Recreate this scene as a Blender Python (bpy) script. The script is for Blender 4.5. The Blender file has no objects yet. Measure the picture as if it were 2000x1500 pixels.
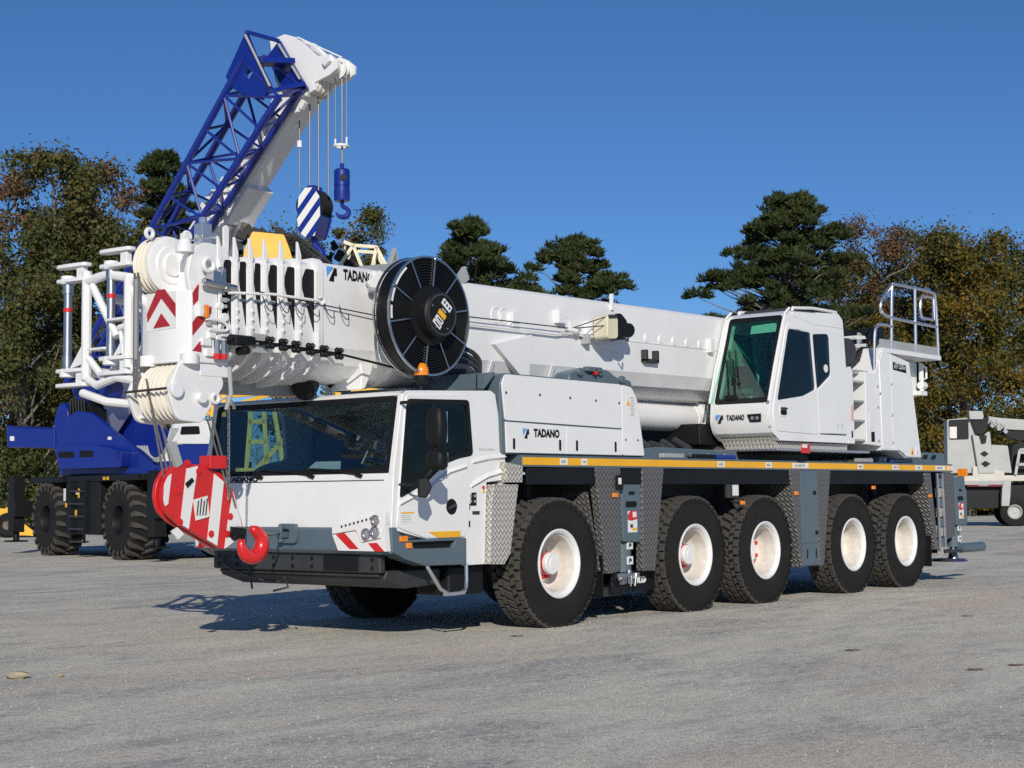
import bpy, bmesh, math, random
import numpy as np
from mathutils import Vector, Matrix, geometry
random.seed(7); rng = np.random.default_rng(7)
scene = bpy.context.scene
col = scene.collection
R = math.radians

# ---------------------------------------------------------------- camera
cam_data = bpy.data.cameras.new('camera'); cam = bpy.data.objects.new('camera', cam_data); col.objects.link(cam)
cam_data.sensor_width = 36.0; cam_data.lens = 3101.5 / 2000 * 36.0
cam_data.clip_start = .1; cam_data.clip_end = 6000
fw = Vector((.77422, .62906, .06978)); rt = Vector((.63107, -.77567, -.00936)); up = Vector((-.04824, -.05128, .99752))
cam.matrix_world = Matrix(((rt.x, up.x, -fw.x, -13.411), (rt.y, up.y, -fw.y, -11.714), (rt.z, up.z, -fw.z, 1.391), (0, 0, 0, 1)))
scene.camera = cam
# ---------------------------------------------------------------- sky and sun
SUN_EL = R(25.0); SUN_AZ = R(42.0)           # elevation; heading the light travels towards, from +x to +y
world = bpy.data.worlds.new('World'); scene.world = world; world.use_nodes = True
wn = world.node_tree.nodes; wl = world.node_tree.links
bg = wn['Background']; sky = wn.new('ShaderNodeTexSky'); sky.sky_type = 'NISHITA'; sky.sun_disc = False
sky.sun_elevation = SUN_EL
tosun = Vector((-math.cos(SUN_AZ), -math.sin(SUN_AZ), 0))
sky.sun_rotation = math.atan2(tosun.x, tosun.y)
sky.altitude = 2900; sky.air_density = 1.25; sky.dust_density = 0.1; sky.ozone_density = 10.0
wl.new(sky.outputs['Color'], bg.inputs['Color']); bg.inputs['Strength'].default_value = .081
sun_d = bpy.data.lights.new('sun', 'SUN'); sun = bpy.data.objects.new('sun', sun_d); col.objects.link(sun)
sun_d.energy = 3.7; sun_d.angle = R(.5); sun_d.color = (1, .93, .82)
ray = Vector((math.cos(SUN_AZ) * math.cos(SUN_EL), math.sin(SUN_AZ) * math.cos(SUN_EL), -math.sin(SUN_EL)))
sun.rotation_euler = ray.to_track_quat('-Z', 'Y').to_euler(); sun.location = (-20, -20, 30)
scene.view_settings.view_transform = 'Standard'; scene.view_settings.look = 'None'
scene.view_settings.exposure = 0.0; scene.view_settings.gamma = 1.0
scene.view_settings.use_curve_mapping = False
scene.cycles.use_denoising = False; scene.cycles.use_adaptive_sampling = False
scene.cycles.max_bounces = 8; scene.cycles.transparent_max_bounces = 16

# ---------------------------------------------------------------- materials
def node_mat(name):
    m = bpy.data.materials.new(name); m.use_nodes = True
    nt = m.node_tree; return m, nt, nt.nodes['Principled BSDF']
def mat(name, c, rough=.5, metal=0., coat=0., var=.06, scale=3., bump=0., bscale=40., spec=.5, dirt=0.):
    m, nt, b = node_mat(name)
    b.inputs['Roughness'].default_value = rough; b.inputs['Metallic'].default_value = metal
    b.inputs['Coat Weight'].default_value = coat; b.inputs['Coat Roughness'].default_value = .06
    b.inputs['Specular IOR Level'].default_value = spec
    tc = nt.nodes.new('ShaderNodeTexCoord'); n = nt.nodes.new('ShaderNodeTexNoise')
    n.inputs['Scale'].default_value = scale; n.inputs['Detail'].default_value = 6; n.inputs['Roughness'].default_value = .6
    nt.links.new(tc.outputs['Object'], n.inputs['Vector'])
    r = nt.nodes.new('ShaderNodeValToRGB'); r.color_ramp.elements[0].position = .3; r.color_ramp.elements[1].position = .7
    lo = [max(0, x * (1 - var)) for x in c]; hi = [min(1, x * (1 + var)) for x in c]
    if dirt: lo = [x * (1 - dirt) + d * dirt for x, d in zip(lo, (.30, .25, .19))]
    r.color_ramp.elements[0].color = (*lo, 1); r.color_ramp.elements[1].color = (*hi, 1)
    nt.links.new(n.outputs['Fac'], r.inputs['Fac']); nt.links.new(r.outputs['Color'], b.inputs['Base Color'])
    if bump:
        n2 = nt.nodes.new('ShaderNodeTexNoise'); n2.inputs['Scale'].default_value = bscale; n2.inputs['Detail'].default_value = 4
        nt.links.new(tc.outputs['Object'], n2.inputs['Vector'])
        bp = nt.nodes.new('ShaderNodeBump'); bp.inputs['Strength'].default_value = bump; bp.inputs['Distance'].default_value = .01
        nt.links.new(n2.outputs['Fac'], bp.inputs['Height']); nt.links.new(bp.outputs['Normal'], b.inputs['Normal'])
    return m
WHITE = mat('white_paint', (.81, .81, .80), .30, coat=.4, var=.035, scale=2.2, bump=.03, bscale=2.5)
WHITE2 = mat('white_boom_paint', (.79, .79, .785), .36, coat=.3, var=.045, scale=1.7, bump=.06, bscale=3.5)
RIMIN = mat('dusty_darkened_rim_paint', (.70, .66, .60), .55, var=.08, scale=9, dirt=.18)  # dust, and a darker tone painted in against bounced light in the bowl
WDECAL = mat('white_decal', (.78, .78, .76), .5, var=.02)
GREY = mat('slate_paint', (.095, .135, .165), .42, coat=.2, var=.08)
LGREY = mat('light_grey_paint', (.36, .38, .38), .45, var=.08)
BLACK = mat('black_paint', (.007, .008, .009), .55, var=.2, spec=.3)
COIL = mat('black_hose', (.006, .006, .007), .42, var=.2, spec=.25)
DARK = mat('dark_steel', (.035, .037, .04), .55, var=.25)
RUB = mat('tyre_rubber', (.009, .009, .010), .85, var=.2, spec=.25, bump=.3, bscale=60, dirt=.05)
TREAD = mat('tyre_tread', (.046, .044, .041), .9, var=.25, bump=.4, bscale=50, dirt=.12)
YEL = mat('reflective_yellow', (.86, .44, .02), .4, var=.05)
YPAINT = mat('yellow_paint', (.80, .46, .03), .45, var=.1)
YLINE = mat('pale_yellow_paint', (.78, .62, .12), .5, var=.1)
RED = mat('red_paint', (.62, .018, .02), .35, coat=.3, var=.08)
DRED = mat('dark_red_decal', (.40, .02, .03), .45, var=.04)
BLUE = mat('blue_paint', (.005, .021, .23), .35, coat=.4, var=.1)
SKYB = mat('light_blue_decal', (.10, .36, .80), .5, var=.02)
STEEL = mat('bare_steel', (.56, .56, .57), .34, metal=1., var=.1)
ALU = mat('aluminium_tube', (.72, .72, .74), .3, metal=.9, var=.08)
ROPE = mat('wire_rope', (.22, .21, .20), .5, metal=.6, var=.2, scale=60)
SHEAVE = mat('cream_nylon', (.78, .74, .64), .5, var=.05)
CREAM = mat('cream_paint', (.72, .66, .48), .5, var=.1)
AMBER = mat('amber_plastic', (.85, .25, .01), .25, coat=.6, var=.05)
LENS = mat('lamp_lens', (.55, .57, .6), .08, metal=.7, var=.05)
TRUCKG = mat('grey_crane_paint', (.43, .44, .42), .5, var=.08)
PAPER = mat('paper_sheet', (.75, .74, .7), .8, var=.02)
SEAT = mat('seat_fabric', (.07, .08, .09), .9, var=.3, scale=30)
MIRRG = mat('mirror_glass', (.9, .9, .9), .02, metal=1., var=0)

def checker(name, c, metal=.85, rough=.32, s=22., bump=.8):
    m, nt, b = node_mat(name); N = nt.nodes; L = nt.links
    tc = N.new('ShaderNodeTexCoord'); sx = N.new('ShaderNodeSeparateXYZ'); L.new(tc.outputs['Object'], sx.inputs[0])
    a = N.new('ShaderNodeMath'); a.operation = 'ADD'; L.new(sx.outputs[0], a.inputs[0]); L.new(sx.outputs[1], a.inputs[1])
    p = N.new('ShaderNodeMath'); p.operation = 'ADD'; L.new(a.outputs[0], p.inputs[0]); L.new(sx.outputs[2], p.inputs[1])
    q = N.new('ShaderNodeMath'); q.operation = 'SUBTRACT'; L.new(a.outputs[0], q.inputs[0]); L.new(sx.outputs[2], q.inputs[1])
    cb = N.new('ShaderNodeCombineXYZ'); L.new(p.outputs[0], cb.inputs[0]); L.new(q.outputs[0], cb.inputs[1])
    ck = N.new('ShaderNodeTexChecker'); ck.inputs['Scale'].default_value = s; L.new(cb.outputs[0], ck.inputs['Vector'])
    def bar(src):
        k = N.new('ShaderNodeMath'); k.operation = 'MULTIPLY'; L.new(src.outputs[0], k.inputs[0]); k.inputs[1].default_value = s
        f = N.new('ShaderNodeMath'); f.operation = 'FRACT'; L.new(k.outputs[0], f.inputs[0])
        d = N.new('ShaderNodeMath'); d.operation = 'SUBTRACT'; L.new(f.outputs[0], d.inputs[0]); d.inputs[1].default_value = .5
        e = N.new('ShaderNodeMath'); e.operation = 'ABSOLUTE'; L.new(d.outputs[0], e.inputs[0])
        g = N.new('ShaderNodeMapRange'); L.new(e.outputs[0], g.inputs[0]); g.inputs[1].default_value = .12; g.inputs[2].default_value = .3
        g.inputs[3].default_value = 1; g.inputs[4].default_value = 0; return g
    b1, b2 = bar(p), bar(q)
    mx = N.new('ShaderNodeMix'); L.new(ck.outputs['Fac'], mx.inputs[0]); L.new(b1.outputs[0], mx.inputs[2]); L.new(b2.outputs[0], mx.inputs[3])
    bp = N.new('ShaderNodeBump'); bp.inputs['Strength'].default_value = bump; bp.inputs['Distance'].default_value = .006
    L.new(mx.outputs[0], bp.inputs['Height']); L.new(bp.outputs['Normal'], b.inputs['Normal'])
    cm = N.new('ShaderNodeMix'); cm.data_type = 'RGBA'; L.new(mx.outputs[0], cm.inputs[0])
    cm.inputs[6].default_value = (*[x * .48 for x in c], 1); cm.inputs[7].default_value = (*c, 1)
    L.new(cm.outputs[2], b.inputs['Base Color'])
    b.inputs['Metallic'].default_value = metal; b.inputs['Roughness'].default_value = rough
    return m
CHECK = checker('aluminium_checker_plate', (.78, .74, .67), metal=.25, rough=.38, s=17, bump=1.)  # warm bright base paints in the sun's glint on the front plates
CHECKD = checker('dull_checker_plate', (.27, .26, .25), metal=.5, rough=.42, s=15, bump=1.)

def glass(name, tint, refl=.06, rough=.0):
    m = bpy.data.materials.new(name); m.use_nodes = True; nt = m.node_tree; N = nt.nodes; L = nt.links
    for n in list(N): N.remove(n)
    out = N.new('ShaderNodeOutputMaterial'); t = N.new('ShaderNodeBsdfTransparent'); t.inputs[0].default_value = (*tint, 1)
    g = N.new('ShaderNodeBsdfGlossy'); g.inputs['Roughness'].default_value = rough; g.inputs['Color'].default_value = (.95, .97, 1, 1)
    lw = N.new('ShaderNodeLayerWeight'); pw = N.new('ShaderNodeMath'); pw.operation = 'POWER'; pw.inputs[1].default_value = 5; L.new(lw.outputs['Facing'], pw.inputs[0])
    fr = N.new('ShaderNodeMath'); fr.operation = 'MULTIPLY_ADD'; fr.inputs[1].default_value = .9; fr.inputs[2].default_value = refl; L.new(pw.outputs[0], fr.inputs[0])
    mx = N.new('ShaderNodeMixShader'); L.new(fr.outputs[0], mx.inputs[0]); L.new(t.outputs[0], mx.inputs[1]); L.new(g.outputs[0], mx.inputs[2])
    L.new(mx.outputs[0], out.inputs[0]); return m
GLASS = glass('tinted_windscreen', (.66, .76, .78)); GLASSG = glass('green_tinted_glass', (.60, .86, .78)); GLASSD = glass('dark_tinted_glass', (.36, .41, .44), .035)

# ---------------------------------------------------------------- mesh building
class MB:
    def __init__(s): s.v = []; s.f = []; s.m = []; s.k = 0
    def add(s, vs, fs):
        o = len(s.v); s.v += [tuple(v) for v in vs]; s.f += [tuple(i + o for i in f) for f in fs]; s.m += [s.k] * len(fs); return s
    def mi(s, k): s.k = k; return s
    def box(s, x0, x1, y0, y1, z0, z1):
        v = [(x, y, z) for x in (x0, x1) for y in (y0, y1) for z in (z0, z1)]
        return s.add(v, [(0, 1, 3, 2), (4, 6, 7, 5), (0, 4, 5, 1), (2, 3, 7, 6), (0, 2, 6, 4), (1, 5, 7, 3)])
    def obox(s, c, sx, sy, sz, M=None):
        b = MB().box(-sx / 2, sx / 2, -sy / 2, sy / 2, -sz / 2, sz / 2); c = Vector(c)
        M = M or Matrix.Identity(3)
        return s.add([c + M @ Vector(v) for v in b.v], b.f)
    def bar(s, a, b, w, h, up=(0, 0, 1)):
        a = Vector(a); b = Vector(b); d = b - a; l = d.length; d.normalize(); u = Vector(up)
        if abs(d.dot(u)) > .98: u = Vector((1, 0, 0))
        sd = d.cross(u).normalized(); u = sd.cross(d)
        M = Matrix((d, sd, u)).transposed(); return s.obox((a + b) / 2, l, w, h, M)
    def prism(s, poly, fr, d0, d1, holes=()):
        O, U, V = [Vector(q) for q in fr]; Nn = U.cross(V)
        loops = [poly] + list(holes); allp = [p for l in loops for p in l]
        tri = geometry.tessellate_polygon([[Vector((p[0], p[1], 0)) for p in l] for l in loops])
        n = len(allp)
        vs = [O + U * p[0] + V * p[1] + Nn * d for d in (d1, d0) for p in allp]
        fs = []
        if not holes:
            area = sum(poly[i][0] * poly[(i + 1) % n][1] - poly[(i + 1) % n][0] * poly[i][1] for i in range(n))
            top = list(range(n)) if area > 0 else list(range(n))[::-1]
            fs += [tuple(top), tuple(i + n for i in top[::-1])]
        else:
            for t in tri:
                a, b, c = [Vector(allp[i]) for i in t]
                if (b - a).x * (c - a).y - (b - a).y * (c - a).x < 0: t = (t[0], t[2], t[1])
                fs += [tuple(t), tuple(i + n for i in t[::-1])]
        o = 0
        for li, l in enumerate(loops):
            m = len(l); ar = sum(l[i][0] * l[(i + 1) % m][1] - l[(i + 1) % m][0] * l[i][1] for i in range(m))
            ccw = (ar > 0) == (li == 0)
            for i in range(m):
                j = (i + 1) % m
                q = (o + i, o + i + n, o + j + n, o + j); fs.append(q if ccw else q[::-1])
            o += m
        return s.add(vs, fs)
    def lathe(s, prof, o, ax, n=32, closed=False, a0=0., a1=2 * math.pi):
        o = Vector(o); ax = Vector(ax).normalized(); u = ax.orthogonal().normalized()
        if abs(ax.z) < .5: u = Vector((0, 0, 1)); u = (u - ax * u.dot(ax)).normalized()
        w = ax.cross(u); full = abs(a1 - a0) > 6.28; N = n if full else n + 1
        vs = []
        for i in range(N):
            t = a0 + (a1 - a0) * i / n; d = u * math.cos(t) + w * math.sin(t)
            vs += [o + d * r + ax * h for r, h in prof]
        k = len(prof); fs = []
        for i in range(n):
            j = (i + 1) % N
            for p in range(k if closed else k - 1):
                q = (p + 1) % k; fs.append((i * k + p, j * k + p, j * k + q, i * k + q))
        return s.add(vs, fs)
    def cyl(s, a, b, r, r1=None, n=16, caps=True):
        a = Vector(a); b = Vector(b); d = b - a; r1 = r if r1 is None else r1
        L = d.length; prof = [(r, 0), (r1, L)]
        if caps: prof = [(1e-4, 0)] + prof + [(1e-4, L)]
        return s.lathe(prof, a, d, n)
    def tube(s, pts, r, n=8, closed=False, smooth=0):
        P = [Vector(p) for p in pts]
        for _ in range(smooth):
            Q = []
            m = len(P)
            for i in range(m if closed else m - 1):
                a, b = P[i], P[(i + 1) % m]; Q += [a * .75 + b * .25, a * .25 + b * .75]
            if not closed: Q = [P[0]] + Q[1:-1] + [P[-1]]
            P = Q
        m = len(P); rr = r if isinstance(r, (list, tuple)) else [r] * m
        if len(rr) != m: rr = [np.interp(i / (m - 1), np.linspace(0, 1, len(rr)), rr) for i in range(m)]
        vs = []; u = None
        for i in range(m):
            t = (P[(i + 1) % m] - P[i - 1]) if closed else (P[min(i + 1, m - 1)] - P[max(i - 1, 0)])
            t.normalize()
            if u is None: u = t.orthogonal().normalized()
            u = (u - t * u.dot(t)).normalized(); w = t.cross(u)
            vs += [P[i] + (u * math.cos(2 * math.pi * k / n) + w * math.sin(2 * math.pi * k / n)) * rr[i] for k in range(n)]
        fs = []
        for i in range(m if closed else m - 1):
            j = (i + 1) % m
            for k in range(n): fs.append((i * n + k, i * n + (k + 1) % n, j * n + (k + 1) % n, j * n + k))
        if not closed: fs += [tuple(range(n))[::-1], tuple((m - 1) * n + k for k in range(n))]
        return s.add(vs, fs)
    def sphere(s, c, r, n=16, sz=1.):
        k = n // 2
        return s.lathe([(max(1e-4, r * math.sin(math.pi * i / k)), -r * sz * math.cos(math.pi * i / k)) for i in range(k + 1)], c, (0, 0, 1), n)
    def loft(s, rings, caps=True):
        k = len(rings[0]); vs = [p for r in rings for p in r]; fs = []
        for i in range(len(rings) - 1):
            for a in range(k): b = (a + 1) % k; fs.append((i * k + a, i * k + b, (i + 1) * k + b, (i + 1) * k + a))
        if caps: fs += [tuple(range(k))[::-1], tuple((len(rings) - 1) * k + a for a in range(k))]
        return s.add(vs, fs)
    def mesh(s, name, mats, ang=35):
        me = bpy.data.meshes.new(name); me.from_pydata(s.v, [], s.f)
        for m in (mats if isinstance(mats, (list, tuple)) else [mats]): me.materials.append(m)
        if any(s.m): me.polygons.foreach_set('material_index', s.m)
        bm = bmesh.new(); bm.from_mesh(me); bmesh.ops.recalc_face_normals(bm, faces=bm.faces); bm.to_mesh(me); bm.free()
        me.polygons.foreach_set('use_smooth', [True] * len(me.polygons)); me.set_sharp_from_angle(angle=R(ang)); me.update()
        return me
    def build(s, name, mats, parent=None, bev=0., ang=35, label=None, kind=None, seg=2):
        o = bpy.data.objects.new(name, s.mesh(name, mats, ang)); col.objects.link(o)
        if parent is not None: o.parent = parent
        if label: o['label'] = label
        if kind: o['kind'] = kind
        if bev:
            b = o.modifiers.new('bevel', 'BEVEL'); b.width = bev; b.segments = seg; b.limit_method = 'ANGLE'; b.angle_limit = R(40)
            b.harden_normals = True
        return o
def SIDE(y): return ((0, y, 0), (1, 0, 0), (0, 0, 1))            # polygons in (x,z); outwards is -y
def FRONT(x): return ((x, 0, 0), (0, -1, 0), (0, 0, 1))          # polygons in (-y,z); outwards is -x
def ny(P): return [(-a, b) for a, b in P]
def rect(a0, b0, a1, b1): return [(a0, b0), (a1, b0), (a1, b1), (a0, b1)]
def rrect(a0, b0, a1, b1, r, n=4):
    out = []
    for cx, cy, t in ((a1 - r, b0 + r, -90), (a1 - r, b1 - r, 0), (a0 + r, b1 - r, 90), (a0 + r, b0 + r, 180)):
        out += [(cx + r * math.cos(R(t + 90 * i / n)), cy + r * math.sin(R(t + 90 * i / n))) for i in range(n + 1)]
    return out
def rnd(poly, r, n=3):
    """polygon with its corners rounded"""
    out = []; m = len(poly)
    for i in range(m):
        p = Vector(poly[i]); a = Vector(poly[i - 1]) - p; b = Vector(poly[(i + 1) % m]) - p
        k = min(r, a.length * .45, b.length * .45); A = p + a.normalized() * k; B = p + b.normalized() * k
        for j in range(n + 1):
            t = j / n; q = A * (1 - t) ** 2 + p * 2 * t * (1 - t) + B * t * t; out.append((q.x, q.y))
    return out
def circ(cx, cy, r, n=20): return [(cx + r * math.cos(2 * math.pi * i / n), cy + r * math.sin(2 * math.pi * i / n)) for i in range(n)]
def clip(poly, half):
    """clip a polygon by lines (a,b,c): keep a*x+b*y<=c"""
    for a, b, c in half:
        out = []
        for i in range(len(poly)):
            p, q = poly[i - 1], poly[i]; dp = a * p[0] + b * p[1] - c; dq = a * q[0] + b * q[1] - c
            if (dp < 0) != (dq < 0): t = dp / (dp - dq); out.append((p[0] + (q[0] - p[0]) * t, p[1] + (q[1] - p[1]) * t))
            if dq <= 0: out.append(q)
        poly = out
    return poly
def thing(name, label, cat, loc=(0, 0, 0), rotz=0., group=None):
    o = bpy.data.objects.new(name, None); col.objects.link(o); o.location = loc; o.rotation_euler = (0, 0, rotz)
    o.empty_display_size = .2; return tag(o, label, cat, group)
def tag(o, label, cat, group=None):
    o['label'] = label; o['category'] = cat
    if group: o['group'] = group
    return o
def plate(name, poly, fr, t, m, parent, holes=(), bev=0., off=0., label=None):
    return MB().prism(poly, fr, off - t, off, holes).build(name, m, parent, bev, label=label)
def text(txt, fr, at, h, m, parent, bold=.0, sx=1., slant=0., d=.004, name='lettering', sp=1.):
    cu = bpy.data.curves.new(name, 'FONT'); cu.body = txt; cu.size = h / .70; cu.offset = bold; cu.resolution_u = 3; cu.shear = slant; cu.space_character = sp
    ob = bpy.data.objects.new(name, cu); col.objects.link(ob)
    dg = bpy.context.evaluated_depsgraph_get(); me = bpy.data.meshes.new_from_object(ob.evaluated_get(dg))
    bpy.data.objects.remove(ob); bpy.data.curves.remove(cu)
    O, U, V = [Vector(q) for q in fr]; Nn = U.cross(V)
    for v in me.vertices: v.co = O + U * (at[0] + v.co.x * sx) + V * (at[1] + v.co.y) + Nn * (d + v.co.z)
    me.materials.clear(); me.materials.append(m); me.name = name
    o = bpy.data.objects.new(name, me); col.objects.link(o); o.parent = parent; return o
def logo(fr, at, h, parent, d=.004):
    S = lambda P: [(at[0] + x * h, at[1] + y * h) for x, y in P]
    b = MB().prism(S([(0, 1), (.67, 1), (.06, .30)]), fr, d - .002, d)
    b.mi(1).prism(S([(.76, .96), (.98, .92), (1.02, .42), (.76, .42), (.72, 0), (.25, .03)]), fr, d - .002, d)
    return b.build('emblem', [SKYB, BLACK], parent)
def copy_tree(o, parent=None):
    c = o.copy(); col.objects.link(c)
    if parent is not None: c.parent = parent
    for ch in list(o.children): copy_tree(ch, c)
    return c

# ---------------------------------------------------------------- ground
def ground_material():
    m, nt, b = node_mat('gravel_lot'); N = nt.nodes; L = nt.links
    tc = N.new('ShaderNodeTexCoord')
    def noise(sc, det, ro, vec=None, dist=0.):
        n = N.new('ShaderNodeTexNoise'); n.inputs['Scale'].default_value = sc; n.inputs['Detail'].default_value = det
        n.inputs['Roughness'].default_value = ro; n.inputs['Distortion'].default_value = dist
        L.new(vec or tc.outputs['Object'], n.inputs['Vector']); return n
    def ramp(src, stops):
        r = N.new('ShaderNodeValToRGB'); cr = r.color_ramp
        while len(cr.elements) < len(stops): cr.elements.new(.5)
        for e, (p, c) in zip(cr.elements, stops): e.position = p; e.color = (*c, 1) if len(c) == 3 else c
        L.new(src, r.inputs['Fac']); return r
    def mix(f, a, bb, blend='MIX'):
        x = N.new('ShaderNodeMix'); x.data_type = 'RGBA'; x.blend_type = blend
        if isinstance(f, (int, float)): x.inputs[0].default_value = f
        else: L.new(f, x.inputs[0])
        L.new(a, x.inputs[6]); L.new(bb, x.inputs[7]); return x.outputs[2]
    mp = N.new('ShaderNodeMapping'); mp.inputs['Rotation'].default_value = (0, 0, R(50)); mp.inputs['Scale'].default_value = (.45, 1.2, 1)
    L.new(tc.outputs['Object'], mp.inputs['Vector'])
    big = noise(.42, 9, .68, mp.outputs[0], .9); mid = noise(2.6, 7, .7, mp.outputs[0], .4); fine = noise(14, 6, .8); grit = noise(60, 4, .75); br = noise(.30, 7, .62, mp.outputs[0], 1.2)
    # three grounds: coarse grey gravel, pale packed fines, brownish clay
    grav = ramp(fine.outputs['Fac'], [(.33, (.24, .235, .215)), (.47, (.48, .465, .415)), (.58, (.62, .60, .53)), (.70, (.80, .77, .69))])
    finesr = ramp(fine.outputs['Fac'], [(.33, (.52, .50, .42)), (.5, (.70, .67, .56)), (.68, (.80, .76, .65))])
    mk = ramp(big.outputs['Fac'], [(.40, (0, 0, 0)), (.56, (1, 1, 1))])
    c = mix(mk.outputs[0], grav.outputs[0], finesr.outputs[0])
    m1 = ramp(mid.outputs['Fac'], [(.3, (.66, .67, .69)), (.5, (1, 1, 1)), (.70, (1.16, 1.13, 1.07))])
    c = mix(.9, c, m1.outputs[0], 'MULTIPLY')
    bk = ramp(br.outputs['Fac'], [(.52, (0, 0, 0)), (.64, (.75, .75, .75))])
    clay = ramp(fine.outputs['Fac'], [(.34, (.46, .39, .305)), (.52, (.69, .595, .475)), (.68, (.80, .70, .57))])
    c = mix(bk.outputs[0], c, clay.outputs[0])
    # pale wheel tracks where traffic has ground the gravel fine
    sx = N.new('ShaderNodeSeparateXYZ'); L.new(tc.outputs['Object'], sx.inputs[0])
    def track(px, py, ang, half, gap):
        nx, ny_ = -math.sin(ang), math.cos(ang)
        d = N.new('ShaderNodeMath'); d.operation = 'MULTIPLY_ADD'; L.new(sx.outputs[0], d.inputs[0]); d.inputs[1].default_value = nx; d.inputs[2].default_value = -(px * nx + py * ny_)
        e = N.new('ShaderNodeMath'); e.operation = 'MULTIPLY_ADD'; L.new(sx.outputs[1], e.inputs[0]); e.inputs[1].default_value = ny_; L.new(d.outputs[0], e.inputs[2])
        w = N.new('ShaderNodeMath'); w.operation = 'MULTIPLY_ADD'; L.new(br.outputs['Fac'], w.inputs[0]); w.inputs[1].default_value = 2.2; L.new(e.outputs[0], w.inputs[2])
        w2 = N.new('ShaderNodeMath'); w2.operation = 'MULTIPLY_ADD'; L.new(mid.outputs['Fac'], w2.inputs[0]); w2.inputs[1].default_value = .5; L.new(w.outputs[0], w2.inputs[2])
        sh = N.new('ShaderNodeMath'); sh.operation = 'SUBTRACT'; L.new(w2.outputs[0], sh.inputs[0]); sh.inputs[1].default_value = 1.35
        ab = N.new('ShaderNodeMath'); ab.operation = 'ABSOLUTE'; L.new(sh.outputs[0], ab.inputs[0])
        ga = N.new('ShaderNodeMath'); ga.operation = 'SUBTRACT'; L.new(ab.outputs[0], ga.inputs[0]); ga.inputs[1].default_value = gap
        a2 = N.new('ShaderNodeMath'); a2.operation = 'ABSOLUTE'; L.new(ga.outputs[0], a2.inputs[0])
        mr = N.new('ShaderNodeMapRange'); L.new(a2.outputs[0], mr.inputs[0]); mr.inputs[1].default_value = half * .35; mr.inputs[2].default_value = half; mr.inputs[3].default_value = .62; mr.inputs[4].default_value = 0
        return mr.outputs[0]
    trk = ramp(fine.outputs['Fac'], [(.34, (.50, .46, .38)), (.52, (.70, .645, .53)), (.68, (.80, .74, .62))])
    for q in ((-6.2, -5.3, -.98, .32, 1.0), (-3., -1.5, -.62, .25, .95)):
        c = mix(track(*q), c, trk.outputs[0])
    m3 = ramp(grit.outputs['Fac'], [(.33, (.50, .50, .50)), (.5, (1.02, 1.02, 1.02)), (.67, (1.5, 1.48, 1.45))])
    c = mix(.85, c, m3.outputs[0], 'MULTIPLY')
    v = N.new('ShaderNodeTexVoronoi'); v.inputs['Scale'].default_value = 21; L.new(tc.outputs['Object'], v.inputs['Vector'])
    sp = ramp(v.outputs['Distance'], [(.12, (1, 1, 1)), (.20, (0, 0, 0))])
    col_r = ramp(v.outputs['Color'], [(.2, (.15, .15, .145)), (.55, (.44, .42, .38)), (1., (.80, .78, .74))])
    c = mix(sp.outputs[0], c, col_r.outputs[0])
    ru = noise(1.3, 7, .7, mp.outputs[0], 1.); rr = ramp(ru.outputs['Fac'], [(.70, (0, 0, 0)), (.76, (.7, .7, .7))])
    rust = N.new('ShaderNodeRGB'); rust.outputs[0].default_value = (.27, .17, .11, 1)
    c = mix(rr.outputs[0], c, rust.outputs[0])
    L.new(c, b.inputs['Base Color']); b.inputs['Roughness'].default_value = .95; b.inputs['Specular IOR Level'].default_value = .2
    ad = N.new('ShaderNodeMath'); ad.operation = 'ADD'; L.new(fine.outputs['Fac'], ad.inputs[0]); L.new(grit.outputs['Fac'], ad.inputs[1])
    bp = N.new('ShaderNodeBump'); bp.inputs['Strength'].default_value = .5; bp.inputs['Distance'].default_value = .025
    L.new(ad.outputs[0], bp.inputs['Height']); L.new(bp.outputs['Normal'], b.inputs['Normal'])
    return m
g = MB(); g.add([(-2500, -2500, 0), (2500, -2500, 0), (2500, 2500, 0), (-2500, 2500, 0)], [(0, 1, 2, 3)])
g.build('ground', ground_material(), kind='structure')

# ================================================================ the white mobile crane
crane = thing('mobile_crane', 'large white five axle mobile crane with boom laid forward over its cab', 'mobile crane')

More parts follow.
